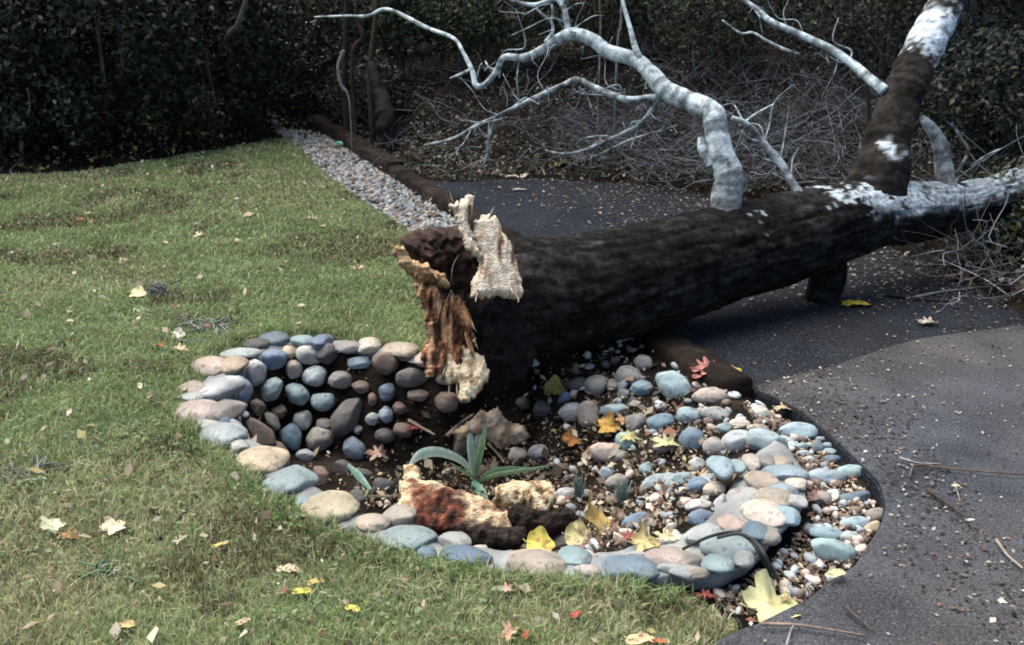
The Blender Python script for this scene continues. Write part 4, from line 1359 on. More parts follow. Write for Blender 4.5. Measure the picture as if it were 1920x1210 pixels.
# ------------------------------------------------------------------ single leaves
def leaf_outline(shape, n=48):
    th_ = np.linspace(0, 2 * math.pi, n, endpoint=False)
    if shape == 'maple':
        r = .66 + .34 * np.abs(np.cos(2.5 * th_)) ** 1.1 + .06 * np.cos(15 * th_ + 1) + .05 * np.cos(4 * th_)
        r *= 1 - .35 * np.exp(-((th_ - math.pi) / .5) ** 2)
    elif shape == 'oak':
        r = .62 + .22 * np.cos(7 * th_) + .16 * np.cos(2 * th_)
    elif shape == 'oval':
        r = .72 + .28 * np.cos(2 * th_)
    else:
        r = .9 + .06 * np.cos(5 * th_) + .05 * np.cos(3 * th_ + 1)
    return th_, r


def leaf(px, py, wpx, shape, colr, label, ang=0.0, curl=.25, lift=.02, tilt=(0, 0), asp=1.0, zf=None, vein=None):
    p = hit(px, py, lift) if zf is None else at_z(px, py, zf + lift)
    size = wpx * depth_of(p) / FPX / 2
    th_, r = leaf_outline(shape)
    rings = [.0, .3, .6, .85, 1.0]
    V, Fq_, Ft_ = [(0, 0, 0)], [], []
    n = len(th_)
    jr = random.random() * 10
    for q in rings[1:]:
        for t_, rr in zip(th_, r):
            x, y = q * rr * math.cos(t_), q * rr * math.sin(t_) * asp
            V.append((x, y, 0))
    V = np.array(V)
    curl = curl * 1.7
    V[:, 2] = curl * ((V[:, 1] ** 2) * 1.1 - .35 * np.abs(V[:, 0]) + (fbm(V, 2.0, jr, 3) - .5) * 1.1)
    for k in range(n):
        Ft_.append((0, 1 + k, 1 + (k + 1) % n))
    for q in range(len(rings) - 2):
        for k in range(n):
            a = 1 + q * n + k
            b = 1 + q * n + (k + 1) % n
            Fq_.append((a, a + n, b + n, b))
    V2 = V * size
    c0 = np.array(colr)
    rr_ = np.linalg.norm(V[:, :2], axis=1)
    cc = c0[None] * (.8 + .4 * fbm(V, 3, jr + 2, 3))[:, None]
    sp_ = sm(.60, .68, fbm(V, 3.5, jr + 9, 3))[:, None]
    cc = cc * (1 - .65 * sp_) + np.array((.10, .055, .03)) * .65 * sp_
    if vein is not None:
        angv = np.arctan2(V[:, 1], V[:, 0])
        vm = (np.abs(((angv * 5 / (2 * math.pi)) + .5) % 1 - .5) < .035) & (rr_ > .1)
        cc[vm] = vein
    # stalk
    st = np.array([(-.55 - .12 * k, .02 * k * k, .02 * k) for k in range(5)]) * size
    Vs, Fs = sweep(np.c_[st, np.full(5, .02 * size + .0008)], 8, 6, 0)
    nV = len(V2)
    me = mesh_np('leaf', np.r_[V2, Vs], [np.array(Fq_), np.array(Ft_)] + [f + nV for f in Fs], np.r_[cc, np.broadcast_to(c0 * .7, (len(Vs), 3))])
    o = put('leaf', me, M_DRY)
    o.location = p
    o.rotation_euler = (R(tilt[0]), R(tilt[1]), R(ang))
    return tag(o, label, 'leaf', 'fallen autumn leaves')


YEL, PYEL, ORG, RED, TN, PINK, BRN = (.50, .40, .08), (.48, .46, .24), (.34, .15, .04), (.24, .06, .05), (.45, .35, .22), (.42, .17, .14), (.30, .19, .07)
leaf(1445, 1135, 112, 'maple', PYEL, 'large pale yellow maple leaf at the asphalt edge in the foreground', 20, .25, .03, (10, 0), 1.1, vein=(.42, .44, .16))
leaf(1122, 972, 92, 'maple', (.36, .26, .09), 'big yellow-brown maple leaf standing in the well beside the dark clod', 80, .3, .06, (38, 0), vein=(.2, .12, .04))
leaf(1085, 1005, 60, 'round', (.40, .36, .18), 'olive yellow leaf below the big brown leaf in the well', 10, .3, .04, (25, 0))
leaf(1012, 1020, 60, 'round', YEL, 'bright yellow leaf behind the front rim of the well', 0, .35, .05, (20, 0))
leaf(1606, 568, 56, 'oval', (.56, .40, .04), 'bright yellow leaf on dark asphalt below the trunk prop', 5, .15, .015)
leaf(1326, 686, 82, 'oak', PINK, 'dusty red lobed leaf lying on the timber edge', 50, .2, .07, (15, 0), .8)
leaf(1310, 704, 30, 'oval', (.36, .15, .12), 'small dusty red leaf tucked beside the lobed red leaf', 40, .2, .05)
leaf(1378, 692, 26, 'oval', (.40, .34, .06), 'small yellow leaf on asphalt right of the red lobed leaf', -30, .2, .015)
leaf(1072, 824, 44, 'maple', ORG, 'orange leaf in the litter left of the pale stone', 40, .4, .05, (30, 0))
leaf(1140, 800, 50, 'maple', (.45, .27, .06), 'orange-yellow leaf among stones above the pale stone', 0, .4, .05, (25, 0))
leaf(1180, 820, 44, 'oak', (.40, .38, .15), 'dull yellow leaf between stones right of the orange leaves', 0, .35, .05, (20, 0))
leaf(1040, 730, 46, 'round', (.25, .20, .05), 'dark yellow leaf in the shade below the trunk', 0, .35, .05, (30, 0))
leaf(1165, 785, 40, 'oak', (.42, .24, .12), 'tan and orange leaf beside the blue-grey stone at the well back', 70, .4, .04, (20, 0))
leaf(1210, 1018, 62, 'maple', (.46, .38, .17), 'tan-yellow curled leaf behind the front right rim', 20, .4, .04, (20, 0))
leaf(1180, 1005, 34, 'oak', RED, 'small dark red leaf next to the tan-yellow curled leaf', 0, .4, .04, (20, 0))
leaf(1250, 1005, 50, 'oak', (.48, .42, .24), 'pale tan leaf against the inner right rim', 0, .4, .04, (20, 0))
leaf(1250, 830, 60, 'oak', (.42, .40, .22), 'pale greenish leaf in the middle of the right slope', 0, .4, .04, (15, 0))
leaf(1570, 1074, 38, 'oval', PYEL, 'pale yellow leaf at the asphalt edge above the large yellow leaf', 20, .2, .02)
leaf(1424, 1085, 40, 'oak', (.44, .42, .24), 'pale leaf below the cable in front of the rim', 80, .3, .02)
leaf(1470, 765, 40, 'oak', (.42, .34, .22), 'tan leaf against the asphalt edge at the right back of the well', 0, .3, .03)
leaf(1530, 935, 36, 'round', (.26, .16, .14), 'brown leaf on gravel beside the right rim', 0, .3, .02)
leaf(780, 800, 34, 'oak', (.28, .05, .06), 'dark red leaf in the litter left of the pale splinters', 0, .4, .04)
leaf(710, 850, 50, 'oak', (.36, .24, .19), 'pinkish brown leaf on the well floor below the wall stones', 30, .4, .04, (25, 0))
leaf(258, 550, 32, 'round', (.62, .55, .30), 'pale yellow round leaf on the lawn beside a dark twig clump', 0, .2, .05, (25, 0))
leaf(262, 580, 36, 'oval', (.20, .29, .20), 'grey-green leaf on the lawn just below the pale yellow round leaf', -40, .2, .03)
leaf(97, 984, 50, 'maple', (.46, .45, .30), 'pale greenish maple leaf in the lower left grass', 90, .2, .045, (20, 0))
leaf(212, 988, 50, 'maple', (.56, .49, .33), 'pale cream maple leaf in the lower left grass', 60, .2, .045, (15, 0))
leaf(128, 1004, 44, 'oak', (.32, .14, .04), 'orange-brown leaf between the two pale maple leaves', 0, .3, .035)
leaf(566, 1108, 36, 'oval', (.50, .44, .08), 'yellow leaf in the grass left of centre at the bottom', 10, .2, .04)
leaf(540, 1066, 42, 'oval', (.48, .38, .26), 'tan curled leaf in grass below the blue rim stone', 5, .35, .04)
leaf(592, 1090, 32, 'oval', (.42, .32, .10), 'ochre leaf in grass right of the tan curled leaf', 20, .25, .04)
leaf(958, 1182, 56, 'oak', (.46, .30, .20), 'tan and red curled leaf in grass at the bottom centre', 50, .5, .04)
leaf(985, 1188, 26, 'oval', (.34, .09, .05), 'red leaf touching the tan curled leaf at bottom centre', 80, .4, .04)
leaf(950, 1104, 40, 'oak', (.45, .25, .22), 'pink and yellow leaf in grass below the pink rim stone', 0, .3, .04)
leaf(1080, 1150, 26, 'oval', (.34, .06, .05), 'small red leaf in grass below the front rim', 50, .3, .04)
leaf(1200, 1198, 56, 'oval', (.52, .38, .22), 'peach coloured leaf at the bottom edge of the lawn', 10, .3, .04)
leaf(1238, 1202, 30, 'oval', (.38, .12, .05), 'rust orange leaf next to the peach leaf at the bottom edge', 0, .3, .04)
leaf(1322, 1116, 40, 'oak', (.24, .06, .05), 'dark red leaf in litter below the front right rim', 0, .4, .03)
leaf(455, 1165, 30, 'oval', (.46, .36, .24), 'tan leaf in grass near the bottom left of centre', 40, .3, .04)
leaf(232, 1172, 40, 'oval', (.48, .36, .16), 'ochre leaf in grass at the bottom left', 20, .3, .04)
leaf(338, 1010, 34, 'oak', (.44, .38, .32), 'whitish leaf in grass beside the dark standing twig', 60, .3, .04)
leaf(412, 1020, 32, 'oval', (.44, .38, .12), 'slim yellow leaf in grass right of the dark standing twig', 35, .2, .04, asp=.6)
leaf(660, 1140, 32, 'oval', (.50, .44, .10), 'lemon leaf in grass right of the ochre leaf', -20, .3, .04)
leaf(600, 350, 28, 'oval', (.56, .50, .28), 'pale leaf on the far lawn beside the gravel strip', 5, .15, .035)
leaf(150, 413, 18, 'round', (.42, .13, .04), 'orange-red leaf on the far left lawn', 0, .2, .035)
leaf(375, 442, 34, 'oak', (.48, .40, .28), 'tan leaf in the middle of the far lawn', 40, .4, .04)
leaf(440, 452, 44, 'oval', (.50, .44, .28), 'long cream leaf right of the tan leaf on the far lawn', 8, .3, .04, asp=.7)
leaf(468, 402, 30, 'oval', (.48, .36, .24), 'tan leaf behind the cream leaf on the far lawn', 60, .3, .04)
leaf(225, 492, 40, 'oak', (.40, .31, .24), 'brownish leaf on the left lawn above the pale round leaf', 0, .3, .035)
leaf(672, 502, 34, 'oak', (.50, .40, .28), 'tan leaf on the lawn left of the broken trunk end', 0, .3, .035)
leaf(582, 410, 40, 'oval', (.44, .33, .24), 'brown leaf on the far lawn near the gravel strip', 0, .3, .035)
leaf(334, 626, 26, 'round', (.55, .52, .42), 'whitish leaf with a dark hole on the lawn above the rim', 0, .2, .05, (40, 0))
leaf(298, 648, 28, 'oak', (.38, .15, .05), 'orange leaf left of the whitish leaf above the rim', 0, .4, .035)
leaf(336, 654, 38, 'oak', (.46, .36, .24), 'tan leaf just below the whitish leaf above the rim', 0, .4, .035)
leaf(354, 718, 26, 'oak', (.42, .24, .2), 'pink-brown leaf at the left edge of the rim', 0, .3, .035)
leaf(1742, 602, 44, 'oak', (.42, .36, .30), 'pale tan leaf on asphalt right of the trunk prop', 10, .3, .02)
leaf(1800, 516, 48, 'oval', (.20, .09, .05), 'curled rust-brown leaf at the foot of the right undergrowth', 0, .6, .03)
leaf(1055, 305, 36, 'oak', (.36, .25, .10), 'ochre leaf under the low branch behind the trunk', 0, .4, .03)
leaf(960, 330, 26, 'oval', (.42, .36, .28), 'pale leaf on the path behind the trunk', 0, .3, .02)
leaf(985, 328, 26, 'oval', (.46, .40, .32), 'cream leaf beside the pale leaf on the path', 60, .3, .02)
leaf(975, 354, 30, 'oval', (.44, .40, .34), 'slim pale leaf on the path just behind the trunk', 3, .2, .02, asp=.5)
leaf(1880, 1128, 18, 'round', (.48, .50, .40), 'small whitish leaf on the lower right asphalt', 0, .3, .03)
leaf(1820, 974, 20, 'oval', (.55, .55, .50), 'small white leaf on asphalt by the dark slanting twig', 10, .2, .03, asp=.6)
leaf(1792, 910, 16, 'oval', (.45, .42, .26), 'tiny yellow-white leaf on the right asphalt', 0, .2, .03)
scrap = leaf(635, 270, 24, 'round', (.08, .36, .30), 'teal scrap on the far gravel beside the timber edge', 0, .2, .05)
scrap.name = 'scrap'
scrap['category'] = 'litter scrap'
del scrap['group']
leaf(1475, 1122, 22, 'oak', (.30, .18, .10), 'brown leaf behind the large pale yellow leaf', 0, .4, .03)

# ------------------------------------------------------------------ sprouting plants
def blade(root, pts, w0, colr, parent, name='blade'):
    """arching strap leaf through pixel points with depth"""
    C = crom([(*p, w) for p, w in zip(pts, w0)], 26)
    P, wd = C[:, :3], C[:, 3]
    T = np.gradient(P, axis=0)
    T /= np.linalg.norm(T, axis=1)[:, None]
    sd = np.cross(T, np.array(cf))
    sd /= np.linalg.norm(sd, axis=1)[:, None] + 1e-9
    up_ = np.cross(sd, T)
    V = np.stack([P - sd * wd[:, None], P - up_ * (wd * .35)[:, None], P + sd * wd[:, None]], 1).reshape(-1, 3)
    m = len(P)
    i = np.arange(m * 3).reshape(m, 3)
    F = np.stack([i[:-1, :-1], i[:-1, 1:], i[1:, 1:], i[1:, :-1]], -1).reshape(-1, 4)
    c = np.array(colr)[None] * (.75 + .5 * fbm(V, 30, 3, 3))[:, None]
    c[1::3] *= .62
    return put(name, mesh_np(name, V - np.array(root), F, c), M_BLADE, parent)


b0 = hit(893, 905)
b0.z -= .01
sprout = empty('plant', b0, 'green strap-leaved sprout growing in the middle of the tree well', 'plant')
GR = (.30, .46, .24)
BL = (.50, .64, .52)


def bl(px_pts, w_px, colr):
    pts = [at_y(x, y, b0.y + dy) for x, y, dy in px_pts]
    mpp = depth_of(b0) / FPX
    return blade(b0, pts, [q * .74 * mpp for q in w_px], colr, sprout, 'blade')


bl([(890, 905, 0), (886, 870, .0), (882, 830, .02), (880, 795, .06)], [3, 9, 9, 1], BL)
bl([(892, 905, 0), (896, 870, -.02), (904, 830, -.02), (912, 792, .0)], [3, 8, 8, 1], GR)
bl([(894, 905, 0), (892, 860, .01), (896, 820, .03), (900, 784, .06)], [3, 7, 7, 1], BL)
bl([(888, 900, 0), (868, 866, -.02), (825, 848, -.05), (790, 852, -.08), (768, 872, -.12)], [3, 8, 12, 12, 3], BL)
bl([(896, 905, 0), (920, 885, .0), (960, 880, .02), (1000, 884, .04), (1042, 890, .05)], [3, 6, 8, 7, 2], GR)
bl([(896, 905, 0), (925, 892, -.03), (970, 884, -.03), (1010, 878, -.02), (1045, 870, 0)], [3, 6, 6, 4, 1], GR)
bl([(888, 902, -.02), (893, 915, -.07), (904, 928, -.12), (916, 942, -.17)], [5, 14, 13, 2], (.24, .42, .30))
bl([(900, 903, 0), (880, 890, -.03), (862, 880, -.06), (845, 868, -.08)], [2, 4, 4, 1], GR)


def tuft(px, py, label, h_px, spread, n, colr, name='grass_tuft'):
    b = hit(px, py)
    e = empty(name, b, label, 'plant', 'grassy tufts in the tree well')
    mpp = depth_of(b) / FPX
    for k in range(n):
        u = (k / (n - 1) - .5) * 2 + random.uniform(-.2, .2)
        hh = h_px * random.uniform(.7, 1.1)
        pts = [at_y(px + u * spread * .35, py + 2, b.y), at_y(px + u * spread * .6, py - hh * .5, b.y + random.uniform(-.02, .02)), at_y(px + u * spread, py - hh, b.y + random.uniform(-.05, .05))]
        blade(b, pts, [2.2 * mpp, 2.4 * mpp, .4 * mpp], np.array(colr) * random.uniform(.8, 1.2), e)
    return e


tuft(1085, 942, 'upright blue-green grassy tuft behind the big brown leaf', 58, 12, 7, (.15, .23, .20))
tuft(1166, 948, 'blue-green grassy tuft right of the big brown leaf', 50, 16, 8, (.15, .22, .20))
e = tuft(690, 930, 'single folded green blade on the left of the well floor', 20, 14, 2, (.26, .38, .30))
# fallen blade pieces lying at the left of the floor
bb = hit(675, 900)
e2 = empty('strap_leaf', bb, 'torn pale green strap leaf lying among stones left of the rotten wood', 'leaf')
blade(bb, [hit(652, 872, .06), hit(672, 892, .06), hit(695, 918, .05)], [.006, .016, .006], (.24, .40, .33), e2)
blade(bb, [hit(690, 930, .05), hit(720, 931, .05), hit(745, 930, .05)], [.003, .005, .003], (.40, .42, .24), e2)


def clump(px, py, wpx, hpx, label, colr, n=70):
    """tangle of lichen twigs on the lawn"""
    b = hit(px, py)
    mpp = depth_of(b) / FPX
    bt = Batch()
    for k in range(n):
        a = random.uniform(0, 6.28)
        rr = random.uniform(0, .5)
        p0 = np.array([b.x + math.cos(a) * rr * wpx * mpp, b.y + math.sin(a) * rr * wpx * mpp * .7, 0])
        p0[2] = Hs(p0[0], p0[1]) + random.uniform(.015, hpx * mpp * .6)
        d = RNG.normal(size=3) * np.array([.05, .05, .022])
        V, F = sweep([(*p0, .004), (*(p0 + d * .5 + RNG.normal(0, .006, 3)), .0035), (*(p0 + d), .0012)], 6, 5, 0)
        bt.add(V - np.array(b), F, np.array(colr) * random.uniform(.5, 1.3))
    o = put('twig_clump', bt.mesh('twig_clump'), M_TWIG, loc=b)
    return tag(o, label, 'twigs', 'twig clumps on the lawn')


clump(300, 560, 66, 44, 'dark twig clump on the lawn beside the pale yellow round leaf', (.10, .10, .11))
clump(385, 625, 110, 40, 'lichened twig clump on the lawn just above the rim', (.17, .19, .16), 90)
clump(60, 895, 130, 30, 'grey mossy twig clump in the lower left lawn', (.15, .16, .14), 90)
clump(205, 1085, 90, 26, 'low green-grey twig clump near the bottom left lawn', (.09, .15, .09), 60)

# ------------------------------------------------------------------ shrubs, saplings and brushwood behind
def crown_mesh(name, centre, rad, n, lsize, pal, wts, seed, droop=.5, gaps=.42):
    """leaves spread in clumps through a lumpy volume; local coordinates"""
    out = []
    tot = 0
    while tot < n:
        q = RNG.normal(size=(n * 3, 3))
        q /= np.linalg.norm(q, axis=1)[:, None]
        r = RNG.uniform(.25, 1, len(q)) ** .6
        q = q * r[:, None]
        p = q * np.array(rad)
        keep = fbm(p + np.array(centre), 1.9 / max(.5, max(rad) / 1.3), seed, 3) > gaps + .10 * (r - .6)
        p = p[keep]
        out.append(p)
        tot += len(p)
    p = np.concatenate(out)[:n]
    L = lsize * RNG.uniform(.6, 1.3, n)
    N = p / (np.linalg.norm(p, axis=1)[:, None] + 1e-6) * .5 + RNG.normal(0, .6, (n, 3)) + np.array([0, -.1, .35])
    V, F, C = leaf_quads(p + np.array(centre), L, L * RNG.uniform(.4, .6, n), N, pick(pal, n, wts, .35), .15)
    return V, F, C


DKG = [(.006, .011, .006), (.010, .016, .007), (.016, .021, .009), (.010, .016, .012), (.036, .04, .024)]  # last tone: paler leaves painting in sparse leaf glints
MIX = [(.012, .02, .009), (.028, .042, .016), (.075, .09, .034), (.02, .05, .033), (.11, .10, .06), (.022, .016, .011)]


def shrub(name, x, y, rad, n, lsize, pal, wts, label, seed, nstem=5, z0=None, h0=.1, cat='shrub', group='shrubs behind the lawn and path'):
    z = Hs(x, y) if z0 is None else z0
    e = empty(name, (x, y, z), label, cat, group)
    cz = h0 + rad[2]
    V, F, C = crown_mesh('crown', (0, 0, cz), rad, n, lsize, pal, wts, seed)
    lo = V[:, 2].reshape(-1, 4).min(1) > -.05
    put('crown', mesh_np('crown', V, F[lo], C), M_LEAF, e)
    for k in range(nstem):
        a = random.uniform(0, 6.28)
        r = random.uniform(.05, .35)
        tx, ty = math.cos(a) * rad[0] * .7, math.sin(a) * rad[1] * .7
        pr = [(math.cos(a) * r * .3, math.sin(a) * r * .3, -.1, .022), (tx * .4, ty * .4, cz * .7, .016), (tx * .8 + random.uniform(-.1, .1), ty * .8, cz * 1.3, .009), (tx, ty, cz + rad[2] * .6, .004)]
        V, F = sweep(pr, 24, 7, .2, 9, k + seed)
        put('stem', mesh_np('stem', V, F, colmix([(.3, (.03, .025, .02)), (.7, (.11, .095, .08))], fbm(V, 12, k, 3))), M_TWIG, e)
    return e


# hedge on the left
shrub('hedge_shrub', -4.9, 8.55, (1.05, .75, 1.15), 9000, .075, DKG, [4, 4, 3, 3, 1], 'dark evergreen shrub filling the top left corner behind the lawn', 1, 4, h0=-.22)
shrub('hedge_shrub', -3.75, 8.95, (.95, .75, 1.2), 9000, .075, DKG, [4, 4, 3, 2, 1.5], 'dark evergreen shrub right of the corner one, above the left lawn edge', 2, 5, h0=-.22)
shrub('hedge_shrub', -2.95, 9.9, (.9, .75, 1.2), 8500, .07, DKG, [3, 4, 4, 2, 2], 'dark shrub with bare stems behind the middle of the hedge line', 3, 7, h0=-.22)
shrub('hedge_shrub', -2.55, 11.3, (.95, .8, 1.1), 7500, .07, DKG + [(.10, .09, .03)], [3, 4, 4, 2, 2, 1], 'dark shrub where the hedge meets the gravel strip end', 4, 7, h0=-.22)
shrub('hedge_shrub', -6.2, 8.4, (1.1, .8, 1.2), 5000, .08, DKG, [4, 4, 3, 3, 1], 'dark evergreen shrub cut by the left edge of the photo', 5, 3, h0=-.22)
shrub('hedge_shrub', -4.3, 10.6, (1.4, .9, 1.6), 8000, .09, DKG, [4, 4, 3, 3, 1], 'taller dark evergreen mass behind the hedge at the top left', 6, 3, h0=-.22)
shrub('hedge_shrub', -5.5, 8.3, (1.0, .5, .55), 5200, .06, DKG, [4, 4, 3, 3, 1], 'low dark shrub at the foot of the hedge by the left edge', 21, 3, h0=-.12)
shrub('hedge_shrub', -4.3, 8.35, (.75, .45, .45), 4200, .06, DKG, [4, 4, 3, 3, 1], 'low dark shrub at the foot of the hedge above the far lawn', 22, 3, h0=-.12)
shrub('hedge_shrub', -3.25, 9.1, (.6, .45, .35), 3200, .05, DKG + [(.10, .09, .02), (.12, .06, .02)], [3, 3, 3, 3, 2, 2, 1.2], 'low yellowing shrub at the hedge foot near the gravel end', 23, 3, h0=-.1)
# behind the path
shrub('shrub', -1.5, 10.3, (.5, .4, .42), 2600, .05, DKG, [4, 4, 3, 3, 1], 'small dark bush round the leaning stump behind the timber edging', 24, 3, h0=-.05)
shrub('shrub', -1.35, 12.1, (.9, .7, .75), 5500, .07, MIX, [3, 4, 3, 3, 2, 2], 'mottled green bush behind the far end of the timber edging', 7, 6)
shrub('shrub', -.15, 11.5, (.85, .7, .55), 5500, .06, MIX + [(.12, .13, .05)], [3, 4, 3, 3, 2, 2, 2], 'lighter green bush below the curled branch end', 8, 5)
shrub('shrub', 1.0, 11.2, (.9, .7, .5), 5500, .055, MIX, [3, 4, 2, 1.5, 3, 4], 'olive bush on the bank above the long low branch', 9, 5)
shrub('shrub', 2.2, 9.9, (.9, .7, .5), 5500, .05, MIX, [3, 3, 2, 1, 4, 5], 'brownish brush behind the bend of the pale main limb', 10, 6)
shrub('shrub', 3.4, 9.1, (1.0, .7, .55), 5500, .05, MIX, [4, 3, 1, 1, 4, 5], 'brown-green brush left of the rising limb', 11, 6)
shrub('shrub', 4.2, 7.6, (.9, .8, .9), 7000, .055, DKG, [4, 4, 3, 2, 1], 'dark bush behind the rising limb at the top right', 12, 5)
shrub('shrub', 3.15, 5.3, (.62, .6, .30), 5000, .045, MIX, [4, 4, 2, 3, 2, 4], 'low leafy bush beside the asphalt at the right edge', 13, 4, h0=-.1)
shrub('shrub', 3.3, 6.4, (.7, .5, .5), 5000, .05, DKG, [4, 4, 3, 2, 1], 'dark bush behind the trunk top at the right edge', 14, 4)
shrub('shrub', 5.0, 9.5, (1.2, .9, 1.3), 6000, .07, DKG, [4, 4, 3, 2, 1], 'tall dark bush far behind the rising limb', 15, 4)
shrub('shrub', -.6, 14.0, (1.5, .9, 1.0), 6000, .09, DKG, [4, 4, 3, 2, 1], 'dark bush deep behind the timber edging', 16, 4)
shrub('shrub', 2.2, 13.0, (1.6, .9, .9), 6000, .085, DKG, [4, 4, 3, 2, 1], 'dark bush deep behind the pale main limb', 17, 4)


def sapling(pts, label, colr=(.14, .15, .16), nz=.12):
    pr = [axis(x, y, Y, wd / 2) for x, y, Y, wd in pts]
    x0, y0 = pr[0][0], pr[0][1]
    g = Hs(x0, y0)
    if pr[0][2] > g:
        pr = [(x0, y0, g - .1, pr[0][3] * 1.1)] + pr
    root = np.array([x0, y0, g])
    V, F = sweep(pr, 60, 12 if nz > .2 else 9, nz, 12, pts[0][0])
    o = put('sapling', mesh_np('sapling', V - root, F, colmix([(.35, tuple(np.array(colr) * .5)), (.65, colr)], fbm(V, 12, 3, 4))), M_TWIG, loc=root)
    return tag(o, label, 'sapling', 'bare saplings among the bushes')


sapling([(862, 130, 11.6, 9), (862, 80, 11.6, 9), (864, 30, 11.6, 8), (865, -60, 11.6, 7)], 'straight blue-grey sapling stem behind the curled branch end', (.09, .11, .13))
sapling([(405, 200, 10.2, 6), (406, 120, 10.2, 6), (405, 40, 9.4, 6), (404, -60, 9.2, 6)], 'thin dark vertical stem among the hedge leaves at top left', (.035, .04, .045))
sapling([(405, 130, 10.0, 5), (426, 70, 9.2, 9), (446, 45, 9.0, 10), (465, -10, 8.9, 9)], 'crooked leaning stem emerging at the top of the left hedge', (.10, .092, .09))
sapling([(472, 200, 10.4, 6), (474, 150, 10.3, 6), (480, 80, 10.0, 5), (492, 10, 9.3, 5), (495, -60, 9.3, 5)], 'thin brown sapling stem right of the crooked leaning hedge stem', (.035, .028, .02))
sapling([(342, 210, 9.4, 4), (344, 150, 9.0, 4), (352, 90, 8.6, 4), (356, 55, 8.4, 3)], 'short thin grey stem left of the crooked leaning hedge stem', (.05, .048, .045))
sapling([(646, 160, 9.8, 12), (648, 80, 9.8, 11), (650, 10, 9.8, 10), (652, -60, 9.8, 9)], 'dark upright sapling behind the timber end', (.035, .025, .02))
sapling([(694, 140, 9.6, 12), (700, 70, 9.6, 10), (706, 20, 9.6, 9), (712, -60, 9.6, 8)], 'dark sapling right of the timber end', (.045, .035, .02))
sapling([(660, 110, 9.7, 8), (680, 70, 9.7, 9), (668, 30, 9.7, 8), (676, -40, 9.7, 7)], 'crooked reddish stem between the two dark saplings', (.06, .03, .022))
sapling([(726, 228, 9.2, 40), (716, 190, 9.3, 30), (703, 150, 9.4, 22), (696, 120, 9.5, 15)], 'thick dark leaning stump behind the timber edging', (.006, .005, .004), .5)
sapling([(655, 190, 9.0, 4), (640, 160, 9.0, 7), (634, 125, 9.0, 6), (645, 95, 9.0, 8)], 'small curved pale stem beside the leaning stump', (.20, .19, .17))
sapling([(1126, 60, 8.6, 4), (1125, 10, 8.6, 5), (1127, -40, 8.6, 5)], 'thin brown stem above the main limb', (.20, .15, .12))
sapling([(1158, 90, 8.4, 5), (1164, 50, 8.4, 5), (1166, 0, 8.4, 5), (1168, -40, 8.4, 5)], 'thin grey stem behind the upward side branch', (.18, .18, .18))
sapling([(1626, 250, 6.4, 8), (1628, 200, 6.4, 8), (1625, 150, 6.4, 7)], 'dark thin stem left of the rising limb', (.03, .025, .02))
stick([(545, 182), (560, 176), (578, 168)], .02, 'pale grey dead stick in front of the hedge shrub', (.30, .29, .28), lift=.25)
# dark log at the end of the timber edging
lg = [hit(622, 226, .08), hit(690, 214, .08), hit(770, 206, .08)]
V, F = sweep([(*p, .08 - .012 * k) for k, p in enumerate(lg)], 40, 16, .15, 9, 4)
root = np.array(lg[0])
tag(put('log', mesh_np('log', V - root, F, colmix([(.3, (.012, .01, .008)), (.7, (.04, .032, .026))], fbm(V, 12, 3, 4))), M_BARK, loc=root), 'dark log lying across the far end of the timber edging', 'log')

# tall trees added so their out-of-view crowns shade the hedge and bank
def woodland(x, y, cx, cy, cz, rad, n, label, seed):
    g = Hs(x, y)
    e = empty('added_shade_tree', (x, y, g), label, 'tree', 'tall trees added for shade behind')
    pr = [(0, 0, -.2, .19), (.05, .05, 1.2, .16), ((cx - x) * .3, (cy - y) * .3, 2.8 - g, .13), ((cx - x) * .8, (cy - y) * .8, cz - g - .3, .08), (cx - x, cy - y, cz - g + 1, .03)]
    V, F = sweep(pr, 50, 14, .15, 5, seed)
    put('trunk', mesh_np('trunk', V, F, colmix([(.3, (.012, .010, .008)), (.7, (.045, .04, .034))], fbm(V, 14, seed, 4))), M_BARK, e)
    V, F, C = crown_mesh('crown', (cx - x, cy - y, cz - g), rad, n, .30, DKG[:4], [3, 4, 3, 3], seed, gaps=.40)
    put('crown', mesh_np('crown', V, F, C), M_LEAF, e)


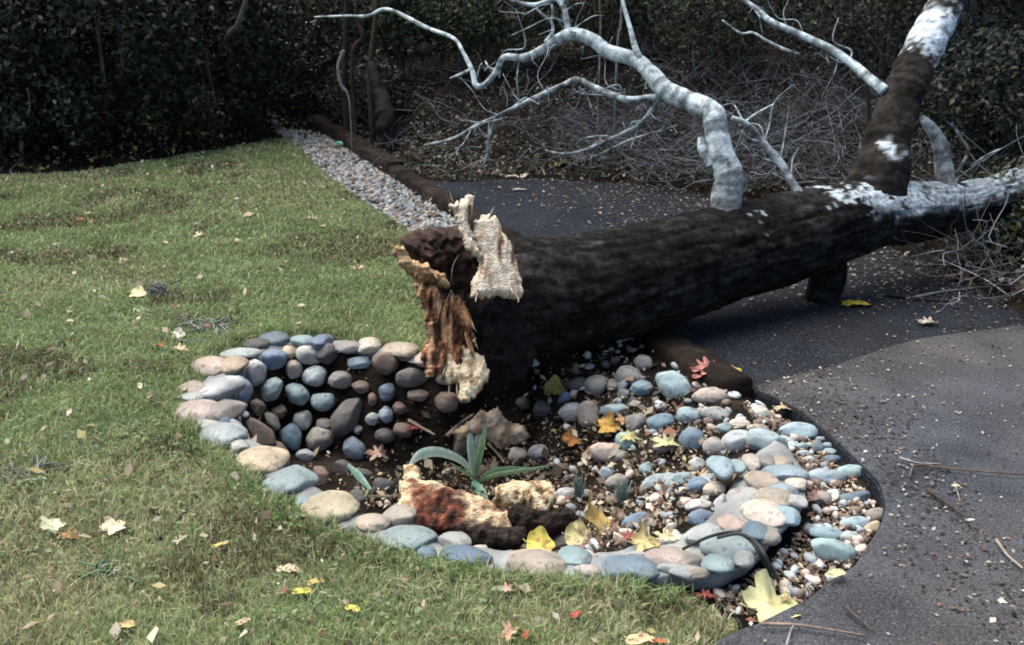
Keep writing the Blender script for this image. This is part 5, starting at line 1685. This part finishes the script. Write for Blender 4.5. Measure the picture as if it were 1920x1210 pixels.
woodland(-7.6, 11.0, -7.2, 10.9, 5.6, (2.6, 1.9, 1.3), 1900, 'tall shade tree added behind the hedge at the far left', 101)
woodland(-4.6, 12.6, -4.2, 12.2, 5.6, (2.6, 1.9, 1.3), 1900, 'tall shade tree added behind the middle of the hedge', 103)
woodland(-1.6, 13.4, -1.2, 12.6, 5.4, (2.6, 1.9, 1.3), 1900, 'tall shade tree added behind the end of the timber edging', 105)
woodland(1.4, 12.6, 1.0, 10.9, 5.4, (2.4, 1.9, 1.3), 1900, 'tall shade tree added on the bank behind the pale main limb', 107)
woodland(4.6, 10.6, 2.3, 8.7, 5.2, (2.4, 1.7, 1.2), 1800, 'tall shade tree added on the bank behind the rising limb', 109)
woodland(6.2, 8.2, 4.6, 8.4, 5.4, (2.4, 1.9, 1.3), 1800, 'tall shade tree added at the right edge of the bank', 111)

# brushwood: dead twigs nobody could count
bt = Batch()
for k in range(3300):
    t = random.random()
    if t < .45:
        px, py = random.uniform(1040, 1640), random.uniform(215, 350)
    elif t < .8:
        px, py = random.uniform(1180, 1900), random.uniform(20, 240)
    elif t < .9:
        px, py = random.uniform(700, 1200), random.uniform(120, 330)
    else:
        px, py = random.uniform(1680, 1910), random.uniform(250, 560)
    p = np.array(hit(px, py, random.uniform(.03, .25)))
    if poly_in(p[None, :2], ASPH)[0] and bank_d(p[None, :2])[0] < -.25:
        continue
    a = random.uniform(0, 6.28)
    L = random.uniform(.12, .55)
    d = np.array([math.cos(a), math.sin(a) * .6, random.uniform(-.15, .8)]) * L
    j = lambda s: RNG.normal(0, s, 3)
    r0 = random.uniform(.0012, .0036)
    V, F = sweep([(*p, r0), (*(p + d * .35 + j(.03)), r0 * .85), (*(p + d * .7 + j(.04)), r0 * .6), (*(p + d + j(.04)), r0 * .25)], 9, 5, 0)
    bt.add(V, F, np.array(random.choice([(.10, .105, .115), (.055, .05, .05), (.26, .28, .31), (.18, .19, .21), (.03, .024, .02), (.07, .058, .046), (.04, .035, .03)])))
    if random.random() < .5:
        q = p + d * .5
        e_ = d * .4 + j(.07)
        V, F = sweep([(*q, r0 * .6), (*(q + e_ * .6 + j(.015)), r0 * .5), (*(q + e_), r0 * .2)], 6, 4, 0)
        bt.add(V, F, np.array((.11, .115, .125)) * random.uniform(.4, 1.3))
tag(put('brushwood', bt.mesh('brushwood'), M_TWIG), kind='stuff')
